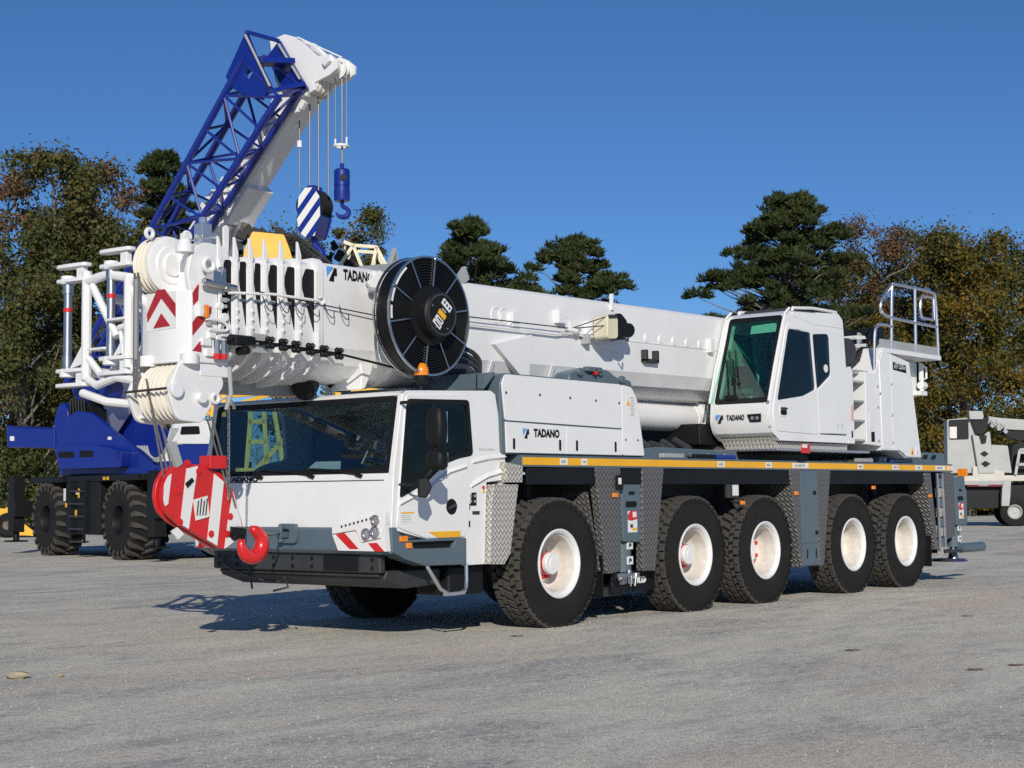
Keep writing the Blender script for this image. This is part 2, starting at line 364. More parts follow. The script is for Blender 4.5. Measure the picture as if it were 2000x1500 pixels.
# ---- wheels
WR = .70; HZ = .665
def tyre_mesh():
    b = MB()
    prof = [(.352, -.165), (.37, -.185), (.44, -.198), (.53, -.205), (.60, -.198), (.645, -.185), (.668, -.165), (.672, -.10), (.674, 0)]
    prof = prof + [(r, -y) for r, y in prof[-2::-1]]
    b.lathe(prof, (0, 0, 0), (0, 1, 0), 72)
    b.mi(1)
    def block(t, dt, y0, y1, r0, r1, sk=0., ch=.006):
        # one tread block: a small chamfered slab on the crown
        vs = []
        for r, e in ((r0, 0), (r1, ch)):
            for ty, tt in ((y0, -1), (y1, -1), (y1, 1), (y0, 1)):
                a = t + tt * (dt / 2 - e / r1) + sk * (ty - (y0 + y1) / 2)
                yy = ty + (e if ty == y0 else -e)
                vs.append((r * math.sin(a), yy, r * math.cos(a)))
        b.add(vs, [(4, 5, 6, 7), (0, 1, 5, 4), (1, 2, 6, 5), (2, 3, 7, 6), (3, 0, 4, 7)])
    n = 40; st = 2 * math.pi / n
    for i in range(n):
        t = i * st
        for sg in (-1, 1):
            # shoulder lug: crown part plus the flank that bites into the sidewall
            y0, y1 = sorted((sg * .118, sg * .186))
            block(t + (.0 if i % 2 else .3) * st * .3, st * .86, y0, y1, .655, WR - .004)
            y0, y1 = sorted((sg * .172, sg * .203)); 
            b.k = 0; block(t, st * .6, y0, y1, .615, .668, 0, .004); b.k = 1
            y0, y1 = sorted((sg * .056, sg * .108)); block(t + .45 * st, st * .74, y0, y1, .655, WR, sg * .5)
        block(t + .1 * st, st * .76, -.044, .044, .655, WR, .6)
    b.v = [(x, y, max(z, -HZ + .001)) for x, y, z in b.v]
    return b.mesh('wheel', [RUB, TREAD], 40)
def rim_mesh():
    p = [(.30, .18), (.335, .12), (.338, -.14), (.352, -.165), (.366, -.178), (.366, -.192), (.352, -.197), (.338, -.19), (.326, -.178), (.318, -.166), (.316, -.148), (.300, -.140), (.297, -.125),
         (.292, -.10), (.288, .0), (.284, .07), (.268, .10), (.20, .11), (.12, .10), (.12, .15)]
    b = MB().lathe(p[:11], (0, 0, 0), (0, 1, 0), 48)
    return b.mi(1).lathe(p[10:], (0, 0, 0), (0, 1, 0), 48).mesh('rim', [WHITE, RIMIN], 40)
def hub_mesh(r=.118, d=-.105):
    b = MB().lathe([(1e-4, d), (r * .45, d), (r * .5, d + .006), (r * .93, d + .006), (r, d + .018), (r * 1.02, .12)], (0, 0, 0), (0, 1, 0), 28)
    return b.mesh('hub', [WHITE], 30)
def nuts_mesh(r, y, n, h=.05, rr=.018):
    b = MB()
    for i in range(n):
        a = 2 * math.pi * (i + .5) / n; x, z = r * math.sin(a), r * math.cos(a)
        b.cyl((x, .12, z), (x, y + .05, z), rr, rr * .8, 8)
    return b
TY, RIM, HUB, HUB2 = tyre_mesh(), rim_mesh(), hub_mesh(), hub_mesh(.15, .03)
NUTW = nuts_mesh(.19, .02, 10).mesh('wheel_nut', [WHITE], 30)
def red_caps(kind):
    b = MB()
    if kind == 'steer':
        for a in (-25, 155, 200, -60):
            x, z = .155 * math.sin(R(a)), .155 * math.cos(R(a)); b.cyl((x, .10, z), (x, -.0, z), .028, .024, 10)
        b.lathe([(.122, -.05), (.127, -.05), (.127, -.03), (.122, -.03)], (0, 0, 0), (0, 1, 0), 28, True)
    elif kind == 'drive':
        for a in (-20, 15, 60, 115, 160, 200):
            x, z = .15 * math.sin(R(a)), .17 * math.cos(R(a)); b.cyl((x, .11, z), (x, .02, z), .03, .027, 10)
    else:
        for a in (-10, 190): x, z = .16 * math.sin(R(a)), .18 * math.cos(R(a)); b.cyl((x, .11, z), (x, .05, z), .022, .02, 8)
    return b.mesh('red_cap', [RED], 30)
CAPS = {k: red_caps(k) for k in ('steer', 'drive', 'plain')}
AX = [0, 2.664, 4.301, 6.699, 8.357]
def wheel(x, side, kind):
    w = bpy.data.objects.new('wheel', TY); col.objects.link(w); w.parent = crane
    w.location = (x, side * 1.255, HZ); w.rotation_euler = (0, 0, 0 if side < 0 else math.pi)
    w['label'] = 'black block-tread tyre on a white steel rim'
    for nm, me in (('rim', RIM), ('hub', HUB if kind == 'steer' else HUB2), ('wheel_nut', NUTW), ('red_cap', CAPS[kind])):
        o = bpy.data.objects.new(nm, me); col.objects.link(o); o.parent = w
for i, x in enumerate(AX):
    k = ('steer', 'steer', 'drive', 'plain', 'plain')[i]
    wheel(x, -1, k); wheel(x, 1, k)

# ---- chassis
b = MB().box(-1.9, 10.3, -.62, .62, .62, 1.58)
for x in AX: b.cyl((x, -1.05, HZ), (x, 1.05, HZ), .13, n=12); b.box(x - .2, x + .2, -.5, .5, .45, .9)
for x in AX:
    for sg in (-1, 1): b.cyl((x + .25, sg * .8, .7), (x + .25, sg * .8, 1.5), .06, n=10)
ch = b.build('chassis_frame', DARK, crane, .01)
MB().box(-.62, 10.06, -1.445, 1.445, 1.688, 1.805).build('deck', GREY, crane, .008)
b = MB().prism([(-.52, 1.50), (9.02, 1.50), (9.02, 1.69), (-.52, 1.69)], SIDE(-1.43), -.03, 0)
b.build('side_skirt', BLACK, crane, .004)
MB().box(-.5, 9, 1.40, 1.43, 1.40, 1.66).build('side_skirt', BLACK, crane)
st = plate('reflective_stripe', [(-.61, 1.703), (10.04, 1.703), (10.04, 1.782), (-.61, 1.782)], SIDE(-1.45), .012, YEL, crane)
plate('edge_trim', [(-.61, 1.684), (10.04, 1.684), (10.04, 1.702), (-.61, 1.702)], SIDE(-1.45), .02, GREY, crane)
plate('edge_trim', [(-.61, 1.783), (10.04, 1.783), (10.04, 1.794), (-.61, 1.794)], SIDE(-1.45), .02, GREY, crane)
for x, w, lab in ((.02, .13, '40-50'), (.40, .10, '<'), (3.18, .15, '40-50'), (4.33, .15, '40-50'), (5.02, .42, '16-20 W'), (6.86, .16, '40'), (7.95, .2, 'W 5'), (8.72, .22, '+ 40'), (9.42, .34, '40-50'), (9.86, .06, ''), (9.98, .06, '')):
    p = plate('marker_plate', rect(x, 1.708, x + w, 1.777), SIDE(-1.45), .006, WDECAL, st, off=.003)
    if lab: text(lab, SIDE(-1.45), (x + w * .12, 1.726), .034, BLACK, p, d=.0065, sx=w * .8 / max(.034 * len(lab) * .95, .01))
# deck furniture on the near side
MB().prism([(2.02, 1.81), (2.0, 1.92), (2.3, 1.945), (4.1, 1.92), (4.15, 1.81)], SIDE(-1.16), -.05, 0).build('deck_rail', GREY, crane, .008)
b = MB().prism([(8.0, 1.81), (8.05, 1.90), (8.6, 1.93), (9.0, 1.99), (10.3, 1.985), (10.35, 1.81)], SIDE(-1.2), -.25, 0)
b.build('deck_rail', GREY, crane, .008)
b = MB()
for x in (2.95, 3.35, 3.75, 7.75, 8.2, 8.6): b.cyl((x, -1.17, 1.86), (x, -1.215, 1.86), .028, n=10)
b.build('rail_knob', STEEL, crane)
for x, c in ((2.3, LGREY), (3.0, BLACK), (3.5, BLUE), (7.3, LGREY), (8.3, BLUE)):
    MB().box(x, x + .45, -1.25, -1.17, 1.815, 1.87).build('deck_fitting', c, crane, .01)
for x in (8.9, 9.2, 9.5, 9.8):
    plate('deck_slot', [(x, 1.88), (x + .16, 1.88), (x + .22, 1.95), (x + .06, 1.95)], SIDE(-1.2), .01, BLACK, crane, off=.003)
b = MB().box(3.4, 3.66, -1.455, -1.40, 1.33, 1.50); b.build('air_bracket', DARK, crane, .01)
plate('paper_label', rect(3.50, 1.36, 3.64, 1.49), SIDE(-1.457), .004, PAPER, crane)
for x, z in ((1.0, 1.38), (3.72, 1.27), (5.08, 1.38), (7.3, 1.45), (9.17, 1.32)):
    m = MB().box(x - .05, x + .05, -1.475, -1.452, z - .025, z + .025).build('side_marker_lamp', AMBER, crane, .008)

# ---- checker plate mudguards
def fender(poly, depth=.34, m=CHECKD, y=-1.45): return plate('mudguard', poly, SIDE(y), depth, m, crane, bev=.006)
f1 = fender([(-.61, 1.69), (-.90, 1.73), (-.87, 1.52), (-.62, 1.52)], .3, CHECK)
fender([(-1.13, .70), (-.90, .69), (-.80, .80), (-.70, 1.30), (-.66, 1.50), (-1.06, 1.50), (-1.10, 1.3)], .35, CHECK, -1.43)
fender([(.65, 1.69), (.84, .52), (.94, .52), (1.12, .54), (1.13, 1.69)], .10)
fender([(1.56, 1.69), (2.00, 1.69), (1.79, .51), (1.69, .52), (1.55, .52)], .10)
fender([(4.94, 1.69), (5.22, 1.69), (5.23, .41), (5.19, .41)], .34)
fender([(5.66, 1.69), (6.06, 1.69), (5.82, .41), (5.71, .41)], .34)
fender([(9.03, 1.67), (9.24, 1.67), (9.44, .51), (9.33, .51)], .30)
fender([(9.64, 1.67), (10.14, 1.67), (10.14, .70), (9.70, .62)], .05, CHECKD, -1.42)
for P in ([(.60, .60), (.90, .55), (.86, 1.30), (.66, 1.42)],):
    MB().prism([(-1.42, .55), (-1.02, .55), (-1.02, 1.42), (-1.36, 1.42)], ((.86, 0, 0), (0, 1, 0), (-.16, 0, 1)), -.02, 0).build('splash_plate', CHECKD, crane, .004)
MB().prism([(-1.36, .5), (-1.05, .5), (-1.05, 1.3), (-1.30, 1.3)], ((5.05, 0, 0), (0, 1, 0), (-.16, 0, 1)), -.02, 0).build('splash_plate', GREY, crane, .004)
for x in (.80, 9.25):
    MB().box(x, x + .015, -1.42, -1.05, .26, .72).build('mud_flap', BLACK, crane)
# rear access ladder
lad = MB()
lad.bar((9.42, -1.47, 1.66), (9.46, -1.47, .50), .03, .04).bar((9.60, -1.47, 1.66), (9.665, -1.47, .50), .03, .04)
lad = lad.build('ladder', ALU, crane, .004)
for i in range(4):
    z = 1.58 - i * .30; x = 9.44 + (1.6 - z) * .03
    MB().box(x, x + .17, -1.47, -1.43, z - .13, z - .0).build('ladder_step', GREY, lad, .004)
    plate('step_tread', rect(x + .0, z - .28, x + .17, z - .14), SIDE(-1.445), .02, CHECK, lad)
# tool box between axles three and four
tb = plate('tool_box', rect(5.24, .42, 5.69, 1.69), SIDE(-1.44), .35, GREY, crane, bev=.006)
plate('door', rect(5.25, .72, 5.68, 1.68), SIDE(-1.447), .02, GREY, tb, bev=.004, off=.0)
plate('lower_door', rect(5.25, .43, 5.70, .705), SIDE(-1.447), .02, GREY, tb, bev=.004)
for x, z, w, h in ((5.56, 1.36, .08, .05), (5.6, .83, .08, .05), (5.36, .52, .02, .12), (5.60, .52, .02, .12)):
    plate('latch', rect(x, z, x + w, z + h), SIDE(-1.45), .006, BLACK, tb, off=.004)

# ---- outriggers
def jack(x0, pad=True):
    t = MB().prism([(x0, 1.62), (x0 + .36, 1.62), (x0 + .37, 1.46), (x0 + .43, 1.38), (x0 + .43, .90), (x0 + .37, .84), (x0 + .02, .86), (x0 - .01, 1.2)], SIDE(-1.42), -.42, 0).build('outrigger', GREY, crane, .015)
    MB().cyl((x0 + .17, -1.27, .52), (x0 + .17, -1.27, .9), .115, n=24).build('jack_cylinder', GREY, t)
    MB().cyl((x0 + .17, -1.27, .55), (x0 + .17, -1.27, .44), .05, n=16).build('jack_rod', STEEL, t)
    plate('oval_slot', rrect(x0 + .06, 1.24, x0 + .28, 1.31, .03), SIDE(-1.42), .012, BLACK, t, off=.002)
    plate('oval_slot', rrect(x0 + .12, 1.38, x0 + .24, 1.42, .015), SIDE(-1.42), .012, BLACK, t, off=.002)
    lb = plate('warning_label', rect(x0 + .10, .96, x0 + .28, 1.20), SIDE(-1.42), .008, WDECAL, t, off=.003)
    plate('red_band', [(x0 + .10, 1.10), (x0 + .17, 1.09), (x0 + .28, 1.11), (x0 + .28, 1.20), (x0 + .14, 1.20), (x0 + .10, 1.16)], SIDE(-1.42), .004, RED, lb, off=.0055)
    plate('white_panel', rect(x0 + .19, 1.13, x0 + .26, 1.19), SIDE(-1.42), .004, WDECAL, lb, off=.0075)
    plate('pictogram', [(x0 + .14, 1.06), (x0 + .18, 1.04), (x0 + .21, 1.07), (x0 + .19, 1.03), (x0 + .20, 1.0), (x0 + .17, 1.02), (x0 + .15, 1.0)], SIDE(-1.42), .004, BLACK, lb, off=.0055)
    plate('orange_panel', rect(x0 + .18, .98, x0 + .27, 1.01), SIDE(-1.42), .004, YEL, lb, off=.0055)
    for z in (.77, .60):
        s = plate('white_sign', rect(x0 + .13, z, x0 + .23, z + .09), SIDE(-1.39), .02, WDECAL, t, off=.004)
        plate('pictogram', [(x0 + .15, z + .02), (x0 + .17, z + .02), (x0 + .17, z + .04), (x0 + .205, z + .03), (x0 + .19, z + .07), (x0 + .155, z + .065)], SIDE(-1.39), .004, BLACK, s, off=.0065)
    return t
j1 = jack(1.20); 
b = MB().box(1.04, 1.46, -1.46, -1.40, .465, .51).bar((1.40, -1.46, .50), (1.36, -1.46, .36), .02, .03).bar((1.30, -1.46, .48), (1.28, -1.46, .36), .015, .015)
b.cyl((1.36, -1.38, .54), (1.36, -1.38, .42), .035, n=12); b.build('jack_bracket', STEEL, j1, .005)
plate('control_box', rect(1.02, 1.44, 1.14, 1.60), SIDE(-1.452), .03, BLACK, crane, bev=.008, off=.03)
plate('switch', rect(1.04, 1.50, 1.09, 1.57), SIDE(-1.452), .02, WDECAL, crane, off=.036)
mf = MB().box(1.12, 2.0, -1.30, -1.285, .29, .52).build('mud_flap', BLACK, crane)
text('TADANO', SIDE(-1.30), (1.28, .385), .055, WDECAL, mf, .012, sx=1.55)
MB().box(.9, 1.5, -1.2, -.7, .24, .40).build('support_pad', DARK, crane, .02)
jack(10.20)
b = MB().cyl((10.38, -1.27, .46), (10.38, -1.27, .34), .05, .09, 16).cyl((10.20, -1.27, .30), (10.20, -1.27, .34), .30, .26, 24)
b.build('jack_foot', STEEL, crane)
MB().box(9.70, 10.5, -1.45, -1.05, .44, .48).build('support_pad', DARK, crane, .01)
MB().cyl((10.35, -1.40, .50), (11.2, -1.40, .50), .075, n=20).build('tow_bar', GREY, crane)
MB().box(10.2, 10.55, -1.2, 1.2, .9, 1.75).build('rear_frame', GREY, crane, .02)
MB().box(10.56, 10.62, -1.45, -1.30, 1.62, 1.74).build('rear_marker_lamp', AMBER, crane, .008)
MB().box(10.3, 10.72, -1.2, -.9, .62, .74).build('tow_hitch', DARK, crane, .01)

# ---- driver's cab
WY = -1.37
shell = MB()
prof = [(-2.50, 1.06), (-2.465, 1.60), (-2.335, 2.36), (-2.28, 2.40), (-1.02, 2.455), (-.95, 2.42), (-.80, 1.76), (-.78, 1.55), (-1.10, 1.52), (-1.13, .97), (-2.0, .97), (-2.42, 1.06)]
win = rnd([(-2.395, 1.375), (-2.285, 2.31), (-1.39, 2.335), (-1.335, 1.80), (-1.55, 1.77), (-1.72, 1.72), (-2.02, 1.53)], .05)
shell.prism(prof, SIDE(WY), -.06, 0, [win]).prism(prof, SIDE(-WY), 0, .06, [win])
shell.prism([(-1.45, .70), (-1.14, .70), (-1.105, 1.50), (-1.45, 1.50)], SIDE(WY - .003), -.05, 0)
# roof, rear wall, floor
shell.prism([(-2.335, 2.36), (-2.28, 2.40), (-1.02, 2.455), (-.95, 2.42), (-1.0, 2.36), (-2.30, 2.33)], SIDE(WY + .003), -2.734, 0)
shell.prism([(-.952, 2.415), (-.803, 1.76), (-.785, 1.1), (-.84, 1.1), (-.86, 1.74), (-1.0, 2.37)], SIDE(WY + .006), -2.728, 0)
# hood
shell.prism([(-2.50, 1.06), (-2.468, 1.58), (-2.455, 1.61), (-2.32, 1.63), (-2.32, 1.55), (-2.42, 1.06)], SIDE(WY + .002), -2.736, 0)
shell.box(-2.4, -.9, -1.3, 1.3, .98, 1.02)
# A pillars
for y in (WY + .001, -WY - .066):
    shell.prism([(-2.47, 1.60), (-2.335, 2.37), (-2.26, 2.37), (-2.385, 1.60)], SIDE(y), -.065, 0)
cab = shell.build('driver_cab', WHITE, crane, .012)
b = MB(); wsh = lambda z: -2.447 + (z - 1.61) * .1605
fr_ws = ((wsh(1.61), 0, 1.61), (0, -1, 0), Vector((.1605, 0, 1)).normalized())
ws = plate('windscreen', rnd([(-1.28, .015), (1.28, .015), (1.28, .735), (-1.28, .735)], .05), fr_ws, .008, GLASS, cab, off=.0)
plate('windscreen_seal', rnd([(-1.30, .0), (1.30, .0), (1.30, .75), (-1.30, .75)], .06), fr_ws, .012, BLACK, cab, [rnd([(-1.25, .05), (1.25, .05), (1.25, .70), (-1.25, .70)], .05)], off=.006)
plate('paper_notice', [(.10, .02), (.58, .02), (.55, .10), (.2, .10)], ((wsh(1.62) + .05, 0, 1.64), (0, -1, 0), (.4, 0, 1)), .004, PAPER, cab)
for y in (.55, -.20, -.86):
    w = MB().bar((-2.475, y - .02, 1.605), (-2.475, y - .10, 1.585), .03, .03).tube([(-2.475, y - .06, 1.60), (-2.465, y + .25, 1.645), (-2.455, y + .62, 1.665)], .011, 6)
    w.bar((-2.458, y + .15, 1.645), (-2.455, y + .72, 1.672), .02, .015)
    w.build('wiper', BLACK, cab)
# hood seam and details
for z in (1.545,): MB().box(-2.476, -2.468, -1.25, 1.34, z - .004, z + .004).build('hood_seam', DARK, cab)
text('TADANO', FRONT(-2.475), (-.98, 1.555), .045, BLACK, cab, .004, sx=1.7, d=.006)
# near door
dr = [(-2.43, 1.10), (-2.40, 1.40), (-2.295, 2.355), (-1.365, 2.395), (-1.30, 1.80), (-1.36, 1.35), (-1.44, .985), (-2.03, .985)]
dr = rnd(dr, .05)
door = plate('door', dr, SIDE(WY - .012), .02, WHITE, cab, [win], bev=.008)
plate('window_frame', rnd([(-2.40, 1.365), (-2.29, 2.32), (-1.38, 2.345), (-1.322, 1.79), (-1.55, 1.755), (-1.73, 1.705), (-2.03, 1.515)], .05), SIDE(WY - .012), .02, BLACK, door,
      [rnd([(-2.355, 1.42), (-2.255, 2.275), (-1.425, 2.295), (-1.385, 1.84), (-1.55, 1.815), (-1.70, 1.77), (-2.0, 1.585)], .05)], off=.003)
plate('door_window', win, SIDE(WY - .004), .006, GLASSD, door)
plate('far_window', win, SIDE(1.34), .006, GLASS, cab)
hd = plate('door_handle', circ(-1.655, 1.283, .078, 28), SIDE(WY - .012), .02, BLACK, door, off=.006, bev=.004)
MB().tube([(-1.71, WY - .026, 1.265), (-1.655, WY - .034, 1.29), (-1.60, WY - .026, 1.295)], .014, 8).build('grip', DARK, hd)
plate('reflector_strip', [(-2.0, 1.045), (-1.53, 1.045), (-1.52, .985), (-1.86, .985)], SIDE(WY - .012), .008, YEL, door, off=.004)
dn = plate('door_notice', rect(-2.40, 1.13, -2.17, 1.25), SIDE(WY - .012), .008, WDECAL, door, off=.002)
plate('notice_header', rect(-2.38, 1.225, -2.20, 1.24), SIDE(WY - .012), .008, YEL, dn, off=.004)
for k in range(4): plate('print_line', rect(-2.37, 1.15 + k * .018, -2.24, 1.154 + k * .018), SIDE(WY - .012), .006, LGREY, dn, off=.0035)
# body creases: raised shoulder line running down to the front of the door
MB().loft([[(x, WY - .011, z + h) for h in (.0, .05)] + [(x, WY - .011 - d, z + .02) for d in (.03,)] for x, z in ((-2.40, 1.30), (-2.0, 1.44), (-1.7, 1.60), (-1.44, 1.66))]).build('door_crease', WHITE, door, ang=20)
MB().loft([[(x, WY + .001, z + h) for h in (.0, .06)] + [(x, WY - d, z + .02) for d in (.03,)] for x, z in ((-1.34, 1.70), (-1.1, 1.74), (-.82, 1.76))]).build('side_crease', WHITE, cab, ang=20)
MB().loft([[(x, WY + .001, z + h) for h in (.0, .06)] + [(x, WY - d, z + .02) for d in (.03,)] for x, z in ((-1.36, 1.46), (-1.1, 1.56), (-.80, 1.62))]).build('side_crease', WHITE, cab, ang=20)
text('SAULVRAN', SIDE(WY), (-1.22, 1.84), .028, LGREY, cab, sx=1.25, d=.003)
pn = plate('switch_panel', rect(-1.40, 1.29, -1.27, 1.42), SIDE(WY), .012, BLACK, cab, off=.008)
for x, z in ((-1.37, 1.375), (-1.31, 1.375), (-1.37, 1.32), (-1.31, 1.32)): plate('switch', rect(x, z, x + .025, z + .025), SIDE(WY), .006, LGREY, pn, off=.012)
plate('red_button', circ(-1.16, 1.47, .018), SIDE(WY), .01, RED, cab, off=.012); plate('yellow_button', circ(-1.16, 1.43, .014), SIDE(WY), .01, YEL, cab, off=.012)
plate('key_socket', rect(-1.33, 1.20, -1.22, 1.235), SIDE(WY), .01, DARK, cab, off=.006)
for z in (1.08, 1.25): MB().bar((-1.38, WY - .008, z), (-1.38, WY - .008, z + .06), .01, .012).build('catch', BLACK, cab)
# mirrors
ma = MB().tube([(-2.36, -1.37, 2.28), (-2.42, -1.72, 2.27), (-2.30, -1.76, 2.24), (-2.30, -1.76, 1.70)], .016, 8, smooth=1)
ma.tube([(-2.38, -1.37, 1.50), (-2.40, -1.62, 1.50), (-2.36, -1.74, 1.60), (-2.30, -1.76, 1.72)], .016, 8, smooth=1)
ma = ma.build('mirror_arm', BLACK, cab)
b = MB(); k = 14
def shell_mirror(z0, z1, w, name):
    rings = []
    for t in np.linspace(0, 1, 7):
        s_ = .86 + .14 * math.sin(math.pi * t); z = z0 + (z1 - z0) * t; e = .72 if t in (0., 1.) else 1
        rings.append([(-2.30 + (-.085 if math.cos(a) < 0 else .05) * abs(math.cos(a)) ** .6 * s_ * e, -1.78 + w / 2 * math.copysign(abs(math.sin(a)) ** .5, math.sin(a)) * s_ * e, z) for a in np.linspace(0, 2 * math.pi, 20, endpoint=False)])
    m = MB().loft(rings).build(name, BLACK, ma, ang=50)
    MB().box(-2.262, -2.245, -1.78 - w * .38, -1.78 + w * .38, z0 + .03, z1 - .03).build('mirror_glass', MIRRG, ma)
shell_mirror(1.86, 2.21, .21, 'mirror_housing'); shell_mirror(1.63, 1.82, .22, 'mirror_housing')
MB().prism([(-.05, -.09), (.03, -.10), (.08, .0), (.04, .09), (-.05, .08)], ((-2.37, -1.66, 1.47), (.75, -.66, 0), (0, 0, 1)), -.05, .05).build('kerb_mirror', BLACK, ma, .015)
# roof items
bc = MB().cyl((-1.72, -1.05, 2.42), (-1.72, -1.05, 2.50), .02, n=10).lathe([(1e-4, .08), (.045, .08), (.06, .10), (.075, .14), (.075, .17)], (-1.72, -1.05, 2.42), (0, 0, 1), 20).build('beacon', BLACK, cab)
MB().lathe([(.073, 0), (.075, .05), (.066, .09), (.04, .12), (1e-4, .13)], (-1.72, -1.05, 2.59), (0, 0, 1), 24).build('beacon_dome', AMBER, bc)
MB().cyl((-1.72, -1.05, 2.58), (-1.72, -1.05, 2.66), .04, n=12).build('beacon_bulb', LENS, bc)
MB().cyl((-1.16, -1.30, 2.34), (-1.16, -1.30, 2.385), .022, n=8).cyl((-1.16, -1.30, 2.38), (-1.15, -1.29, 2.62), .007, n=6).build('antenna', BLACK, cab)
# bumper in slate paint
b = MB()
P = [(-2.56, .88), (-2.545, 1.07), (-2.51, 1.095), (-2.40, 1.095), (-2.40, .84), (-2.52, .84)]
b.prism(P, SIDE(-1.28), -2.5, 0)
b.prism([(-2.53, 1.10), (-2.39, 1.03), (-2.31, .975), (-1.455, .975), (-1.455, .71), (-2.06, .72), (-2.36, .80), (-2.52, .87)], SIDE(-1.405), -.20, 0, [[(-2.28, .95), (-2.21, .89), (-1.66, .885), (-1.62, .95)]])
b.prism([(-2.53, 1.10), (-2.39, 1.03), (-2.31, .975), (-1.455, .975), (-1.455, .71), (-2.06, .72), (-2.36, .80), (-2.52, .87)], SIDE(1.405), 0, .20)
b.loft([[(-2.56, -1.20, z0), (-2.555, -1.30, z0), (-2.52, -1.385, z0), (-2.45, -1.4, z0), (-2.42, -1.2, z0)] for z0 in (.85, 1.098)])
bump = b.build('bumper', GREY, cab, .012)
MB().box(-2.30, -1.6, -1.36, -1.30, .87, .96).build('step_recess', BLACK, bump)
for x, z, w in ((-2.43, .985, .11), (-2.34, .92, .08)):
    MB().box(x, x + w, -1.42, -1.40, z - .025, z + .03).build('turn_lamp', AMBER, bump, .008)
# headlamp units
def headlamps(sg):
    fx = FRONT(-2.585)
    G = lambda P: [(-y * (1 if sg < 0 else -1), z) for y, z in P]
    up = G([(-.66, 1.10), (-1.36, 1.24), (-1.365, 1.14), (-1.30, 1.0), (-1.05, .955), (-.98, 1.07), (-.66, 1.03)])
    u = plate('headlamp_panel', up, fx, .07, WHITE, bump, bev=.008)
    lo = G([(-.66, 1.024), (-.985, 1.064), (-1.055, .949), (-1.30, .992), (-1.365, 1.12), (-1.38, .875), (-.74, .875)])
    l = plate('chevron_panel', lo, FRONT(-2.578), .06, WDECAL, bump)
    for Q in ([(-0.710,1.028),(-0.828,1.045),(-1.020,0.893),(-0.897,0.892)], [(-1.142,0.950),(-1.256,0.956),(-1.355,0.876),(-1.229,0.874)], [(-0.959,1.079),(-1.021,1.070),(-1.041,1.026),(-0.993,1.045)]):
        plate('red_stripe', G(Q), FRONT(-2.578), .004, RED, l, off=.003)
    for y, z, r, m in ((-1.13, 1.035, .045, LENS), (-1.245, 1.055, .045, LENS), (-1.25, 1.165, .042, LENS)):
        y = y * (1 if sg < 0 else -1)
        h = MB().lathe([(r * 1.3, 0), (r * 1.25, -.02), (r * 1.08, -.02), (r, -.006), (r, .0)], (-2.585, y, z), (1, 0, 0), 24).build('headlamp_ring', STEEL, u)
        MB().lathe([(1e-4, -.014), (r * .6, -.012), (r, -.004)], (-2.585, y, z), (1, 0, 0), 20).build('headlamp', m, u)
    for k in range(8): MB().cyl((-2.583, (-.80 - k * .055) * (1 if sg < 0 else -1), 1.105 + k * .011), (-2.592, (-.80 - k * .055) * (1 if sg < 0 else -1), 1.105 + k * .011), .011, n=8).build('vent_hole', BLACK, u)
headlamps(-1); headlamps(1)
# tow coupling
b = MB().prism(rrect(-.08, .94, .17, 1.13, .03), FRONT(-2.56), 0, .04, [rrect(-.04, .98, .08, 1.08, .02)]); b.box(-2.66, -2.56, -.02, .04, .99, 1.05)
b.cyl((-2.63, .01, .95), (-2.63, .01, 1.12), .022, n=10); b.build('tow_coupling', GREY, bump, .008)
# dark underrun with step tray
b = MB().box(-2.48, -2.40, -1.20, 1.2, .66, .85).box(-2.44, -1.5, -1.15, 1.15, .62, .66)
b.prism([(-2.40, .60), (-2.36, .68), (-1.6, .68), (-1.6, .52), (-2.1, .50)], SIDE(-1.18), -2.36, 0)
ud = b.build('underrun', DARK, crane, .02)
for y in np.linspace(-1.1, 1.1, 9):
    for z in (.71, .79): MB().cyl((-2.478, y, z), (-2.486, y, z), .022, n=8).build('slot', BLACK, ud)
MB().box(-2.495, -2.482, -.92, -.45, .68, .83).build('number_plate_holder', BLACK, ud, .004)
MB().tube([(-2.50, 1.0, .80), (-2.52, 1.0, .70), (-2.55, .4, .56), (-2.56, .1, .555)], .014, 8, smooth=1).tube([(-2.50, .62, .72), (-2.52, .55, .47)], .012, 6).tube([(-2.50, .1, .60), (-2.52, .02, .50), (-2.55, .2, .46)], .012, 6).build('front_step', DARK, ud)
MB().box(-1.55, -1.0, -1.25, -.8, .40, .70).build('air_filter', BLACK, crane, .04)
MB().tube([(-2.02, -1.38, .72), (-1.99, -1.40, .66), (-1.82, -1.42, .435), (-1.52, -1.42, .44), (-1.46, -1.40, .50), (-1.44, -1.38, .72)], .019, 8, smooth=1).bar((-1.81, -1.42, .435), (-1.52, -1.42, .44), .035, .03).build('entry_step', ALU, crane)
# cab interior
MB().box(-2.38, -2.12, -1.25, 1.25, 1.40, 1.60).build('dashboard', BLACK, cab, .05)
for y in (-.72, .75):
    s = MB().box(-1.75, -1.25, y - .25, y + .25, 1.28, 1.42).obox((-1.22, y, 1.75), .14, .48, .72, Matrix.Rotation(R(12), 3, 'Y')).obox((-1.14, y, 2.18), .1, .28, .2, Matrix.Rotation(R(12), 3, 'Y'))
    s.build('seat', SEAT, cab, .04)
MB().lathe([(.20, -.015), (.22, 0), (.20, .015), (.185, 0)], (-2.02, -.72, 1.66), (-.45, 0, 1), 24, True).cyl((-2.02, -.72, 1.66), (-2.2, -.72, 1.45), .03, n=8).bar((-2.02, -.9, 1.66), (-2.02, -.54, 1.66), .03, .02).build('steering_wheel', BLACK, cab)
MB().box(-.98, -.92, -1.28, 1.28, 1.02, 2.34).box(-2.0, -1.2, -.28, .28, 1.02, 1.5).build('rear_trim', DARK, cab)
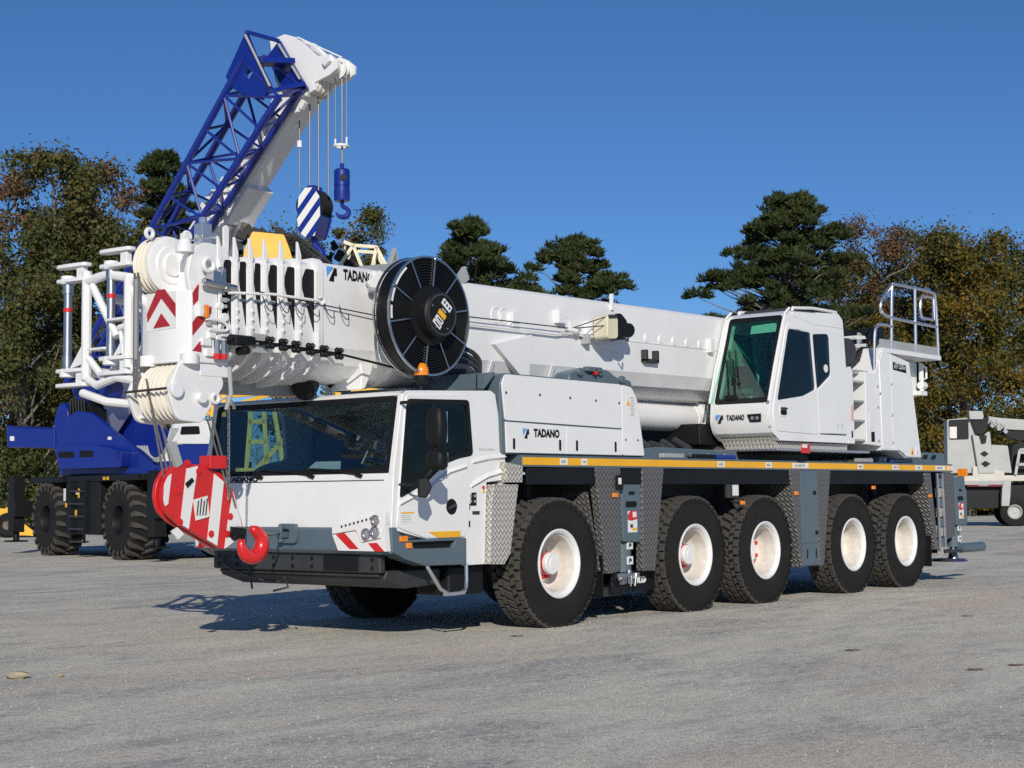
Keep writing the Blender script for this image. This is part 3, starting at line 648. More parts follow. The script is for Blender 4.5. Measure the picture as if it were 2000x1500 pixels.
MB().tube([(-1.75, -.55, 1.72), (-1.6, -.6, 2.02), (-1.55, -.25, 2.02), (-1.7, -.2, 1.72)], .012, 6, True).build('tablet_frame', ALU, cab)

# ---- engine housing behind the cab
ep = rnd([(-.89, 1.81), (-.925, 2.54), (-.86, 2.645), (1.22, 2.635), (1.42, 2.61), (1.53, 2.47), (1.675, 1.81)], .05)
eng = MB().prism(ep, SIDE(-1.405), -.80, 0).build('engine_housing', GREY, crane, .015)
MB().prism([(-1.36, 1.82), (-.62, 1.82), (-.62, 2.46), (-1.34, 2.46)], ((-.93, 0, 0), (0, 1, 0), (0, 0, 1)), -.04, .03).build('housing_front', GREY, eng, .01)
gl = MB().prism([(-1.34, 0), (-.30, 0), (-.30, .26), (-1.34, .26)], ((-1.10, 0, 2.46), (0, 1, 0), (.75, 0, .66)), -.03, 0).build('intake_grille', GREY, eng, .006)
for r in range(3):
    for k in range(3):
        MB().prism([(-1.26 + k * .29, .05 + r * .07), (-1.02 + k * .29, .05 + r * .07), (-1.02 + k * .29, .085 + r * .07), (-1.26 + k * .29, .085 + r * .07)], ((-1.10, 0, 2.46), (0, 1, 0), (.75, 0, .66)), 0, .004).build('grille_slot', BLACK, gl)
pan = [rnd([(-.855, 2.157), (-.905, 2.54), (-.85, 2.63), (1.205, 2.622), (1.205, 2.127)], .03), rect(-.84, 1.825, .165, 2.13), rect(.18, 1.825, 1.205, 2.115)]
pan[1] = [(-.835, 1.825), (.165, 1.825), (.165, 2.125), (-.85, 2.142)]; pan[2] = [(.18, 1.825), (1.205, 1.825), (1.205, 2.112), (.18, 2.125)]
PY = -1.42
PP = []
for n, P in zip(('upper_panel', 'service_door', 'service_door'), pan): PP.append(plate(n, P, SIDE(PY), .02, WHITE, eng, bev=.005))
PP.append(plate('end_panel', rnd([(1.222, 1.825), (1.222, 2.62), (1.41, 2.60), (1.52, 2.465), (1.655, 1.825)], .03), SIDE(PY), .02, WHITE, eng, bev=.005))
for x, p in ((-.72, 1), (.06, 1), (.36, 2), (1.08, 2)): plate('latch', rrect(x - .016, 1.86, x + .016, 1.975, .014), SIDE(PY), .01, BLACK, PP[p], off=.006)
for x, z in ((-.84, 2.44), (-.28, 2.44), (.25, 2.43), (.72, 2.42), (1.16, 2.41)): MB().cyl((x, PY, z), (x, PY - .006, z), .014, n=10).build('bolt', DARK, PP[0])
for x, z in ((1.28, 2.0), (1.52, 2.0)): MB().cyl((x, PY, z), (x, PY - .006, z), .012, n=10).build('bolt', DARK, PP[3])
logo(SIDE(PY), (-.575, 1.975), .105, PP[1]); text('TADANO', SIDE(PY), (-.39, 2.0), .078, BLACK, PP[1], .006, sx=.92)
wl_ = plate('warning_label', rect(1.30, 2.27, 1.47, 2.50), SIDE(PY), .01, WDECAL, PP[3], off=.002)
plate('warning_triangle', [(1.30, 2.39), (1.375, 2.39), (1.338, 2.46)], SIDE(PY), .01, YEL, wl_, off=.004)
for k in range(9): plate('print_line', rect(1.385, 2.475 - k * .024, 1.385 + (.075 if k % 4 else .055), 2.482 - k * .024), SIDE(PY), .01, (DARK, RED, DARK)[k % 3] if k % 4 == 0 else LGREY, wl_, off=.004)

# ---- boom
def boom_ring(x, hw, zt, zb, zs, e=0., ns=7):
    """cross-section: flat top with rounded corners, straight flanks, round belly"""
    hw += e; zt += e; zb -= e; r = .09; P = []
    half = [(0., zb), (-hw * .30, zb + .012), (-hw * .62, zb + .07), (-hw * .86, zb + .165), (-hw * .965, zs - .025), (-hw, zs + .01), (-hw, (zs + zt) / 2)] + [(-hw + r - r * math.cos(R(t)), zt - r + r * math.sin(R(t))) for t in (0, 30, 60, 90)] + [(0., zt)]
    P = half + [(-a, b_) for a, b_ in half[::-1][1:-1]]
    return [Vector((x, y, z)) for y, z in P]
tilt = lambda x: .008 * x
BZ = dict(hw=.555, zt=3.715, zb=2.545, zs=2.86)
def sec(x, hw, zt, zb, zs, e=0.): return boom_ring(x, hw, zt + tilt(x), zb + tilt(x), zs + tilt(x), e)
boom = MB().loft([sec(x, **BZ) for x in (-2.64, 0, 3, 6, 8.2)]).build('boom', WHITE2, crane, ang=28)
for x, w, e in ((-2.68, .06, .028), (-1.55, .05, .02), (-.05, .05, .018), (1.02, .06, .03), (1.50, .10, .035), (1.72, .03, .018)):
    lo = MB()
    if x > -1: # belly bands only reach up to the weld seam
        ring = [p for p in sec(x, .555, 3.715, 2.545, 2.86, e) if p.z < 3.2]
        ys = sorted(ring, key=lambda p: p.y); 
        prof_ = [(p.y, p.z) for p in ys]
        for (ya, za), (yb, zb_) in zip(prof_[:-1], prof_[1:]): lo.bar((x + w / 2, ya, za - .002), (x + w / 2, yb, zb_ - .002), .02, w, (1, 0, 0))
    else: lo.loft([sec(x, **BZ, e=e), sec(x + w, **BZ, e=e)])
    lo.build('stiffener_band', WHITE2, boom, ang=50)
for sg in (-1, 1):
    MB().bar((-1.5, sg * .558, 3.24), (8.0, sg * .558, 3.315), .008, .014).build('weld_seam', WHITE2, boom)
# telescopic sections, each in its collar
TX = [-2.66, (-2.898,3.415)[0], (-3.105,3.397)[0], (-3.295,3.380)[0], (-3.456,3.367)[0], (-3.621,3.352)[0], -3.80]
for i in range(6):
    hw = .530 - i * .021; zt = 3.70 - i * .012; zb = 2.56 + i * .025; zs = 2.88 + i * .008
    x1, x0 = TX[i], TX[i + 1]
    t = MB().loft([sec(x1 + .03, hw, zt, zb, zs), sec(x0 - .02, hw, zt, zb, zs)]).build('telescopic_section', WHITE2, boom, ang=30)
    if i < 5 or True:
        MB().loft([sec(x0 - .015, hw, zt, zb - .05, zs - .02, .022), sec(x0 + .022, hw, zt, zb - .05, zs - .02, .022)]).build('section_collar', WHITE2, boom, .006, ang=50)
    # black plate painted in for the shade inside the opening between two collars
    xa, xb = x0 + .045, x1 - .035; w = xb - xa
    P = rnd([(xa, 3.40), (xa, 3.50), (xa + w * .3, 3.60), (xb, 3.60), (xb, 2.98)], .02)
    plate('opening_shade', P, SIDE(-hw), .02, BLACK, boom, off=.004)
    MB().prism([(x0 - .015, 3.64 - i * .010), (x0 - .012, 3.855 - i * .008), (x0 + .005, 3.84 - i * .008), (x0 + .042, 3.73 - i * .010), (x0 + .045, 3.64 - i * .010)], SIDE(-hw + .03), -.0, .028).build('guide_fin', WHITE, boom, .006)
    # wear pad bosses down the flank, and pads beneath
    b = MB()
    for z in (2.98, 3.06, 3.14): b.obox((x0 + .012, -hw - .022, z), .035, .016, .035)
    b.build('wear_pad', WHITE, boom, .008)
    plate('grey_tab', rect(x0 + .06, 3.235 - .004 * i, x0 + .13, 3.262 - .004 * i), SIDE(-hw), .006, LGREY, boom, off=.006)
# eyebolts and hooks on the belly
b = MB()
for i in range(6):
    for y in (-.3, -.1, .15): b.sphere((TX[i] + .02, y, 2.57 + .02 * i + abs(y) * .05), .03, 8)
b.build('belly_boss', WHITE, boom)
# rope guides along the flank
gd = MB().tube([(-3.60, -.60, 2.845), (-2.5, -.66, 2.785), (-1.67, -.72, 2.675)], .012, 8).build('guide_rod', BLACK, boom)
for i, x in enumerate(((-3.402,2.815)[0], (-3.235,2.812)[0], (-3.072,2.808)[0], (-2.886,2.796)[0], (-2.703,2.783)[0], (-2.502,2.776)[0])):
    z = 2.828 - (x + 3.36) * .05; b = MB()
    for dz in (.030, -.034):
        for dx in (-.022, .028): b.sphere((x + dx, -.68, z + dz), .029, 12)
    b.cyl((x - .01, -.50, z), (x - .01, -.64, z), .02, n=8).build('cable_roller', BLACK, gd)
    m = MB().cyl((x + .028, -.706, z + .030), (x + .028, -.716, z + .030), .012, n=8).build('roller_cap', STEEL, gd)
MB().tube([(-3.75, -.50, 3.28), (-3.3, -.60, 3.30), (-2.70, -.60, 3.29)], .014, 8).tube([(-2.70, -.60, 3.29)] + [(-2.66 + .04 * math.sin(t), -.60, 3.275 - .035 * math.cos(t) + .02) for t in np.linspace(0, 4.2, 8)], .012, 6).build('rope_hook', WHITE, boom)
MB().tube([(-3.45, -.585, 3.31), (-2.4, -.60, 3.24), (-1.6, -.62, 3.19)], .006, 6).build('control_rope', BLACK, boom)
for i in range(6):
    x = -3.42 + i * .2; MB().tube([(x, -.60, 3.27), (x + .02, -.63, 3.16), (x + .10, -.63, 3.12), (x + .12, -.61, 3.20)], .005, 5, smooth=2).build('cable_loop', DARK, boom)
logo(SIDE(-.557), (-2.555, 3.505), .145, boom); text('TADANO', SIDE(-.557), (-2.32, 3.545), .098, BLACK, boom, .006, sx=.70)
# flank fittings
D = lambda n, x0, x1, z0, z1, d, m=WHITE2, y=-.553: MB().box(x0, x1, y - d, y + .01, z0, z1).build(n, m, boom, .008)
D('bracket_block', 1.10, 1.24, 3.37, 3.53, .08); D('bracket_block', .28, .40, 3.27, 3.43, .06); D('bracket_block', 4.40, 4.50, 3.24, 3.42, .07)
D('label', 4.38, 4.58, 3.13, 3.19, .004, WDECAL)
for x in (.05, .18, 1.32): MB().lathe([(.07, 0), (.085, -.012), (.10, 0)], (x, -.553, 3.38), (0, 1, 0), 20).build('boss_ring', WHITE2, boom)
for k in range(5): MB().lathe([(1e-4, -.014), (.05, -.014), (.06, 0)], (3.0 + k * .31, -.555, 3.335), (0, 1, 0), 18).build('boss_disc', WHITE2, boom)
MB().bar((1.65, -.60, 3.16), (1.65, -.60, 3.28), .12, .07).build('junction_box', LGREY, boom, .01)
b = MB().box(2.87, 2.93, -.63, -.55, 3.03, 3.18).box(3.11, 3.17, -.63, -.55, 3.03, 3.18).box(2.87, 3.17, -.63, -.55, 3.02, 3.07); b.build('step_handle', DARK, boom, .008)
MB().box(2.23, 2.27, -.58, -.54, 3.62, 3.82).build('boom_post', WHITE, boom, .004)
MB().tube([(-1.0, -.60, 3.235), (.6, -.60, 3.24), (1.1, -.60, 3.24), (1.22, -.60, 3.26), (1.5, -.60, 3.265), (1.9, -.60, 3.22), (2.3, -.6, 3.22)], .012, 6).build('conduit', WHITE2, boom)
MB().tube([(-1.0, -.62, 3.31), (1.35, -.62, 3.325), (1.7, -.85, 3.47), (1.75, -.85, 3.47)], .007, 6).tube([(1.35, -.62, 3.325), (1.72, -.85, 3.37)], .007, 6).build('signal_cable', DARK, boom)
MB().tube([(1.28, -.60, 3.32), (1.40, -.66, 3.30), (1.52, -.62, 3.32)], .025, 6).build('cable_clamp', WHITE, boom)
for k in range(3):
    MB().tube([(-1.0, -.60, 2.98 - k * .07), (-.55, -.66, 2.97 - k * .07), (-.35, -.68, 2.84 - k * .06), (-.40, -.66, 2.68)], .026, 8, smooth=2).build('hydraulic_hose', DARK, boom)
MB().tube([(-.85, -.66, 2.70), (-.5, -.68, 2.72), (-.2, -.68, 2.62), (-.3, -.66, 2.60)], .03, 8, smooth=2).build('hydraulic_hose', DARK, boom)
MB().prism([(-.05, 3.05), (.55, 2.62), (.62, 3.20)], SIDE(-.56), -.02, .06).build('gusset', WHITE2, boom, .008)
# work lamp
wlm = MB().prism(rnd([(1.70, 3.24), (1.70, 3.45), (1.73, 3.50), (1.88, 3.52), (1.92, 3.46), (1.92, 3.25), (1.88, 3.22), (1.73, 3.21)], .03), SIDE(-.78), -.10, .11).build('work_lamp', CREAM, boom, .015)
MB().prism(rnd([(1.93, 3.24), (1.90, 3.52), (2.0, 3.54), (2.12, 3.46), (2.16, 3.28), (2.05, 3.22)], .03), SIDE(-.78), -.09, .10).cyl((2.12, -.78, 3.36), (2.30, -.78, 3.36), .09, n=16).build('lamp_motor', BLACK, wlm, .012)
MB().bar((1.8, -.66, 3.34), (1.8, -.54, 3.34), .2, .2).build('lamp_mount', WHITE2, wlm)
MB().tube([(1.95, -.94, 3.25), (2.0, -.97, 3.20), (2.05, -.94, 3.26)], .012, 6).bar((1.72, -.895, 3.475), (1.88, -.895, 3.49), .012, .04).build('lamp_handle', DARK, wlm)

# ---- cable reel on the boom flank
rc = Vector((-1.62, 0, 3.195)); ry = -.98
reel = MB().lathe([(.20, .09), (.582, .09), (.582, -.07), (.20, -.07)], (rc.x, ry, rc.z), (0, 1, 0), 56, True)
for k in range(11):
    r = .30 + k * .0275; reel.lathe([(r + .014 * math.cos(a), -.08 + .014 * math.sin(a)) for a in np.linspace(0, 2 * math.pi, 7)[:-1]], (rc.x, ry, rc.z), (0, 1, 0), 64, True)
reel = reel.build('cable_reel', COIL, crane, ang=60)
for y in (-.095, .105):
    MB().lathe([(.586, y - .010), (.606, y - .010), (.606, y + .010), (.586, y + .010)], (rc.x, ry, rc.z), (0, 1, 0), 72, True).build('reel_ring', STEEL, reel)
for i in range(10):
    a = R(36 * i + 8); d = Vector((math.sin(a), 0, math.cos(a))); c = Vector((rc.x, ry - .105, rc.z))
    MB().bar(c + d * .30, c + d * .595, .014, .012, (0, 1, 0)).build('reel_spoke', STEEL, reel)
for a0, a1 in ((38, 62), (66, 80), (84, 97)):
    MB().lathe([(.558, -.112), (.58, -.112), (.58, -.108), (.558, -.108)], (rc.x, ry, rc.z), (0, 1, 0), 10, True, R(-a1), R(-a0)).build('white_strip', WDECAL, reel)
hb = MB().lathe([(1e-4, -.26), (.215, -.26), (.235, -.24), (.235, -.13), (.30, -.12), (.30, -.09), (.2, -.07)], (rc.x, ry, rc.z), (0, 1, 0), 40).build('reel_hub', BLACK, reel, ang=30)
MB().lathe([(.19, -.263), (.212, -.263), (.212, -.269), (.19, -.269)], (rc.x, ry, rc.z), (0, 1, 0), 40, True).build('hub_ring', DARK, hb)
hf = (Vector((rc.x, ry - .26, rc.z)), Vector((math.cos(R(-52)), 0, math.sin(R(-52)))), Vector((math.sin(R(52)), 0, math.cos(R(52)))))
hf = (hf[0], Vector((-.60, 0, -.80)) * -1, Vector((-.80, 0, .60)))
for u, w, h, m in ((-.125, .045, .13, WDECAL), (-.07, .05, .12, WDECAL), (.0, .055, .12, YEL), (.05, .02, .07, LGREY), (.12, .07, .15, WDECAL)):
    s = plate('maker_plate', rrect(u - w / 2, -h / 2, u + w / 2, h / 2, .008), hf, .006, m, hb, off=.006)
    if u > .1:
        for q in (-.045, 0, .045): plate('blue_dot', circ(u, q, .014, 12), hf, .004, BLUE, s, off=.009)
    elif u < 0:
        plate('print_line', rect(u - .008, -h * .35, u + .008, h * .3), hf, .004, DARK, s, off=.0085)
for a in (20, 150, 215, 300): MB().sphere((rc.x + .16 * math.sin(R(a)), ry - .265, rc.z + .16 * math.cos(R(a))), .012, 8).build('bolt', STEEL, hb)
b = MB().cyl((rc.x, ry + .16, rc.z), (rc.x, -.54, rc.z), .10, n=20).bar((rc.x, -.75, rc.z), (rc.x - .35, -.62, 3.60), .06, .2).bar((rc.x, -.75, rc.z), (rc.x - .15, -.62, 2.72), .06, .22)
b.build('reel_bracket', WHITE, reel, .008)
MB().prism([(-1.78, 2.62), (-1.58, 2.58), (-1.56, 2.74), (-1.72, 2.76)], SIDE(-.80), -.02, 0).build('rod_bracket', LGREY, reel, .004)
b = MB().prism([(-1.50, 3.80), (-1.42, 3.98), (-1.36, 3.80), (-1.0, 3.74), (-1.1, 3.68), (-1.6, 3.72)], SIDE(-.40), -.03, .03, [[(-1.45, 3.84), (-1.42, 3.93), (-1.39, 3.84)]]).prism([(-.72, 3.70), (-.55, 3.74), (-.42, 3.88), (-.36, 3.74), (-.48, 3.66), (-.7, 3.62)], SIDE(-.50), -.03, .03)
b.prism([(-2.05, 3.70), (-1.75, 3.76), (-1.5, 3.80), (-1.5, 3.72), (-2.0, 3.66)], SIDE(-.45), -.03, .03).build('lifting_bracket', LGREY, crane, .004)
MB().box(-1.95, -1.80, -.62, -.5, 3.48, 3.66).build('junction_box', WHITE, boom, .01)
MB().cyl((-2.02, -.62, 3.46), (-1.92, -.66, 3.46), .03, n=10).build('plug', LGREY, boom)

# ---- boom head
hd = MB()
hp = [(-4.20, -.30), (-4.12, -.425), (-3.68, -.425), (-3.68, .30), (-4.12, .30), (-4.20, .17)]
XY = lambda z: ((0, 0, z), (1, 0, 0), (0, 1, 0))
hd.prism(hp, XY(0), 2.62, 3.28)
hd.prism([(-4.0, -.405), (-3.66, -.405), (-3.66, .28), (-4.0, .28)], XY(0), 2.50, 3.72)
for y in (-.415, .25):
    hd.prism(rnd([(-4.12, 3.2), (-4.16, 3.45), (-4.10, 3.66), (-3.96, 3.74), (-3.70, 3.72), (-3.62, 3.5), (-3.66, 3.2)], .05), SIDE(y), -.06, 0)
hd.prism(rnd([(-4.25, 2.09), (-3.97, 2.07), (-3.70, 2.44), (-3.84, 2.70), (-4.12, 2.72), (-4.24, 2.60), (-4.36, 2.34)], .06), SIDE(-.40), -.05, .0)
hd.prism(rnd([(-4.25, 2.09), (-3.97, 2.07), (-3.70, 2.44), (-3.84, 2.70), (-4.12, 2.72), (-4.24, 2.60), (-4.36, 2.34)], .06), SIDE(.17), -.05, .0)
head = hd.build('boom_head', WHITE, crane, .012)
def sheave(c, r, w, y0, n, m=SHEAVE, nm='sheave'):
    for k in range(n):
        y = y0 + k * w * 1.12
        MB().lathe([(.05, -w / 2), (r * .78, -w / 2), (r, -w / 2), (r - .045, -w * .12), (r - .045, w * .12), (r, w / 2), (r * .78, w / 2), (.05, w / 2)], (c[0], y, c[1]), (0, 1, 0), 40).build(nm, m, head, ang=30)
sheave((-4.06, 3.545), .275, .052, .01, 3)
MB().lathe([(1e-4, -.055), (.10, -.055), (.115, -.03), (.17, -.03), (.185, -.015), (.24, -.012), (.265, .0), (.265, .03)], (-4.06, -.05, 3.545), (0, 1, 0), 40).build('sheave_cover', WHITE, head, ang=25)
sheave((-4.08, 2.345), .275, .058, -.31, 6)
MB().tube([(-4.40, .16, 2.36), (-4.40, -.42, 2.37)], .012, 6).build('rope_keeper', DARK, head)
chev = plate('chevron_panel', ny([(0.115,3.276),(-0.305,3.272),(-0.308,2.935),(0.112,2.928)]), FRONT(-4.2), .01, WDECAL, head, off=.004)
plate('red_chevron', ny([(0.107,3.090),(-0.039,3.303),(-0.142,3.302),(-0.305,3.155),(-0.306,3.029),(-0.100,3.220),(0.098,3.008)]), FRONT(-4.2), .01, DRED, chev, off=.007)
plate('red_triangle', ny([(-0.101,3.083),(-0.231,2.957),(0.013,2.950)]), FRONT(-4.2), .01, DRED, chev, off=.007)
bf = (Vector((-4.20, -.30, 0)), Vector((.08, -.125, 0)).normalized(), Vector((0, 0, 1)))
for Q in ((3.24, 3.13, .0), (2.98, 2.86, .0)):
    pass
for P in ([(-4.204,3.252),(-4.134,3.338),(-4.139,3.193),(-4.197,3.136)], [(-4.196,2.983),(-4.067,3.133),(-3.972,3.146),(-3.977,3.085),(-4.195,2.862)], [(-4.177,2.724),(-4.071,2.833),(-4.071,2.717)]):
    dx = -4.11 - min(p[0] for p in P)
    plate('red_stripe', [(x + dx, z) for x, z in P], SIDE(-.425), .01, DRED, head, off=.004)
# fittings on the head
MB().cyl((-4.15, -.36, 3.62), (-4.15, -.36, 3.70), .085, n=18).cyl((-4.15, -.36, 3.70), (-4.15, -.36, 3.74), .06, n=18).box(-4.19, -4.12, -.40, -.34, 3.735, 3.80).build('pin_boss', WHITE, head, .008)
for p_, q_, r_ in (((-4.12, -.40, 2.60), (-4.12, -.40, 2.70), .085), ((-4.28, -.44, 2.36), (-4.28, -.36, 2.36), .07), ((-4.0, -.46, 2.3), (-4.0, -.36, 2.3), .05)): MB().cyl(p_, q_, r_, n=18).build('pin_boss', WHITE, head, .008)
def eye(c, r, t, ax, nm='lifting_eye', m=WHITE): MB().lathe([(r + t * math.cos(a), t * math.sin(a)) for a in np.linspace(0, 2 * math.pi, 9)[:-1]], c, ax, 20, True).build(nm, m, head)
eye((-3.96, -.47, 3.52), .06, .022, (0, 1, 0)); eye((-4.25, .02, 3.83), .04, .02, (0, 1, 0)); eye((-4.10, -.33, 3.78), .04, .018, (0, 1, 0)); eye((-3.85, -.44, 2.30), .04, .018, (0, 1, 0))
MB().prism([(-3.73, 3.66), (-3.67, 3.66), (-3.665, 3.91), (-3.70, 3.93), (-3.735, 3.905)], SIDE(-.40), -.012, .012).build('mast_plate', WHITE, head, .006)
b = MB().box(-3.98, -3.86, -.40, -.28, 3.72, 3.92).cyl((-3.92, -.34, 3.9), (-3.92, -.34, 3.98), .04, n=10).cyl((-3.98, -.38, 3.78), (-3.80, -.38, 3.82), .03, n=10); b.build('limit_switch', LENS, head, .01)
b = MB().cyl((-4.05, -.50, 3.36), (-3.66, -.50, 3.33), .032, n=12).box(-3.96, -3.80, -.53, -.43, 3.34, 3.46).cyl((-3.86, -.5, 3.42), (-3.82, -.5, 3.50), .035, n=10).cyl((-3.78, -.52, 3.30), (-3.78, -.45, 3.38), .03, n=10)
b.build('locking_cylinder', STEEL, head, .006)
lm = MB().box(-4.06, -4.01, -.47, -.425, 3.04, 3.16).build('lamp_base', WHITE, head, .006); MB().box(-4.0, -3.955, -.48, -.428, 3.03, 3.15).build('amber_lamp', AMBER, lm, .008)
b = MB().cyl((-3.86, -.47, 2.70), (-3.86, -.47, 2.84), .028, n=10).cyl((-3.78, -.47, 2.70), (-3.78, -.47, 2.84), .028, n=10); b.build('coupling', STEEL, head)
b = MB().cyl((-3.86, -.47, 2.66), (-3.86, -.47, 2.71), .032, n=10).cyl((-3.78, -.47, 2.66), (-3.78, -.47, 2.71), .032, n=10); b.build('coupling_cap', RED, head)
b = MB().box(-3.74, -3.50, -.60, -.46, 2.80, 2.88).cyl((-3.76, -.53, 2.86), (-3.48, -.53, 2.86), .035, n=10).cyl((-3.6, -.6, 2.75), (-3.6, -.46, 2.75), .04, n=10); b.build('sensor_unit', BLACK, head, .01)
MB().box(-3.50, -3.32, -.56, -.55, 2.74, 2.92).build('sensor_plate', LGREY, head, .003)
rng2 = random.Random(3)
for k in range(16):
    x = rng2.uniform(-4.0, -3.72); z = rng2.uniform(2.70, 3.22); w = rng2.uniform(.04, .11)
    (MB().obox((x, -.43, z), w, .05, w * rng2.uniform(.4, 1.)) if k % 2 else MB().cyl((x, -.42, z), (x, -.46, z), w * .4, n=12)).build('fitting', WHITE if k % 5 else LGREY, head, .008)
MB().tube([(-3.98, -.455, 3.02), (-3.9, -.47, 3.03), (-3.74, -.47, 3.0), (-3.72, -.47, 2.92), (-3.95, -.47, 2.93)], .015, 6, smooth=2).build('pipe_loop', WHITE, head)
MB().tube([(-3.7, -.46, 2.6), (-3.68, -.46, 2.35), (-3.73, -.45, 2.2)], .02, 8).build('side_post', LGREY, head)
for y in (.06, .11): MB().tube([(-4.345, y, 3.46), (-4.345, y, 2.36)], .012, 6).build('hoist_rope', ROPE, head)
MB().box(-4.36, -4.345, .055, .09, 2.66, 3.40).build('rope_guard', LGREY, head)

# ---- swing-away jib bracket stowed beside the boom head
jb = MB(); jx = -4.28
T = lambda pts, r: jb.tube([(jx + (q[2] if len(q) > 2 else 0), q[0], q[1]) for q in pts], r, 10)
T([(.92, 3.56), (.92, 2.52)], .048); T([(.28, 3.46), (.28, 2.60)], .045)
T([(.92, 3.46), (.60, 3.50), (.28, 3.44), (.05, 3.40, .3)], .046); T([(.84, 3.42), (.45, 2.90)], .038); T([(.28, 3.34), (.05, 3.08, .2)], .05)
T([(.92, 2.54), (.75, 2.46), (.45, 2.52), (.20, 2.48), (.02, 2.40, .2)], .040); T([(.88, 2.72), (.62, 2.50)], .035); T([(.98, 2.40), (.60, 2.30), (.1, 2.24, .2)], .04)
T([(.40, 2.95), (.34, 2.72), (.18, 2.55), (.1, 2.5, .1)], .022); T([(.28, 3.0), (.42, 2.98)], .03)
for y, zt_, zb_ in ((1.22, 3.52, 2.66), (.545, 3.60, 2.74)):
    for z in (zt_ + .11, zt_ - .03, zb_ - .04, zb_ - .18):
        jb.prism(rnd([(y + .16, 0), (y + .10, .07), (y - .05, .07), (y - .32, .05), (y - .32, -.05), (y - .05, -.07), (y + .10, -.07)], .03), ((jx, 0, z), (0, 1, 0), (1, 0, 0)), -.018, .018)
    for z0 in (zb_ - .18, zt_ - .03): jb.obox((jx, y - .22, z0 + .07), .06, .10, .13)
    jb.cyl((jx, y, zt_ - .06), (jx, y, zt_ + .02), .07, n=16).cyl((jx, y, zb_ - .02), (jx, y, zb_ - .10), .075, n=16)
    jb.prism([(y - .28, zb_ + .02), (y - .05, zb_ - .02), (y - .30, zb_ + .26)], ((jx, 0, 0), (0, 1, 0), (0, 0, 1)), -.015, .015)
for y, z in ((.70, 2.80), (.40, 3.06)): jb.obox((jx, y, z), .12, .26, .025)
jb.cyl((jx + .1, .12, 2.60), (jx + .1, .12, 2.70), .10, n=16).obox((jx + .15, .1, 2.14), .2, .22, .03).tube([(jx + .2, .15, 2.3), (jx + .1, .35, 2.28)], .03, 8)
jb.obox((jx + .3, .2, 3.52), .4, .3, .08).obox((jx + .3, .2, 3.40), .4, .3, .05)
jb = jb.build('jib_bracket', WHITE, crane, .006)
for y, zt_, zb_ in ((1.22, 3.52, 2.66), (.545, 3.60, 2.74)):
    p = MB().cyl((jx, y, zb_ - .02), (jx, y, zt_), .040, n=16).cyl((jx, y, zt_ - .15), (jx, y, zt_), .052, n=16).cyl((jx, y, zb_), (jx, y, zb_ + .10), .046, n=16).build('hinge_pin', STEEL, jb)
    MB().cyl((jx, y, zt_ - .33), (jx, y, zt_ - .29), .044, n=16).build('red_band', RED, p)
# second jib frame tube set running back along the far side
b = MB()
for y, z in ((.75, 2.62), (.75, 3.3), (1.15, 2.62)): b.tube([(-4.1, y, z), (-2.2, y, z - .06)], .05, 8)
for k in range(5): b.tube([(-4.0 + k * .36, .75, 2.62), (-3.82 + k * .36, .75, 3.3), (-3.64 + k * .36, .75, 2.62)], .025, 6)
b.build('stowed_jib', WHITE, crane)
MB().bar((-3.6, .15, 2.44), (-2.3, .15, 2.47), .16, .11).build('support_beam', LGREY, crane, .01)

# ---- boom rest and things under the boom
b = MB().prism([(-2.06, 2.82), (-1.80, 2.82), (-1.86, 2.64), (-1.95, 2.48), (-2.02, 2.46), (-2.0, 2.64)], SIDE(-.50), -.5, 0); b.build('boom_foot', WHITE2, boom, .015)
for x, y, z in ((-2.42, -.1, 2.48), (-2.0, -.15, 2.58)):
    l = MB().lathe([(1e-4, .20), (.07, .20), (.12, .08), (.13, -.02), (.12, -.03), (1e-4, -.02)], (x, y, z), (.75, .2, .35), 18).build('work_light', BLACK, crane, ang=40)
MB().lathe([(.45, 0), (.50, .03), (.50, .12), (.45, .12)], (-1.2, 0, 2.42), (0, 1, 0), 30, True, R(-100), R(100)).box(-1.0, 1.5, -.6, .6, 1.85, 2.40).box(-1.3, -.95, -.45, .5, 2.30, 2.52).build('boom_rest', LGREY, crane, .02)
b = MB().prism(rnd([(1.14, 2.58), (1.18, 2.80), (1.55, 2.88), (1.95, 2.86), (2.1, 2.79), (2.42, 2.76), (2.45, 2.58)], .04), SIDE(-.72), -.3, 0)
for x, z in ((1.35, 2.81), (1.75, 2.83), (2.2, 2.76)): b.cyl((x, -.76, z), (x, -.70, z), .05, n=12)
b.obox((1.6, -.74, 2.85), .3, .08, .06).build('valve_block', GREY, crane, .015)
MB().cyl((1.62, -.78, 2.82), (1.62, -.74, 2.82), .035, n=10).build('valve_cap', RED, crane)

# ---- luffing cylinder and turntable
MB().cyl((.9, -.1, 2.40), (4.7, -.1, 2.395), .185, n=36).build('luffing_cylinder', WHITE2, crane, ang=40)
MB().cyl((4.62, -.1, 2.395), (4.68, -.1, 2.395), .198, n=36).cyl((4.7, -.1, 2.395), (6.2, -.1, 2.40), .24, n=36).build('cylinder_gland', WHITE2, crane, ang=40)
MB().cyl((5.6, 0, 1.80), (5.6, 0, 2.02), 1.05, n=48).cyl((5.6, 0, 1.80), (5.6, 0, 1.90), 1.2, n=48).build('slew_ring', DARK, crane, ang=40)
MB().box(4.2, 9.0, -.55, .75, 2.02, 2.30).prism([(6.5, 2.3), (8.9, 2.3), (8.6, 3.4), (7.8, 3.6)], SIDE(-.50), -.10, 0).prism([(6.5, 2.3), (8.9, 2.3), (8.6, 3.4), (7.8, 3.6)], SIDE(.6), 0, .10).build('superstructure_frame', BLACK, crane, .02)
b = MB().box(2.2, 4.2, -.9, .9, 1.82, 1.90)
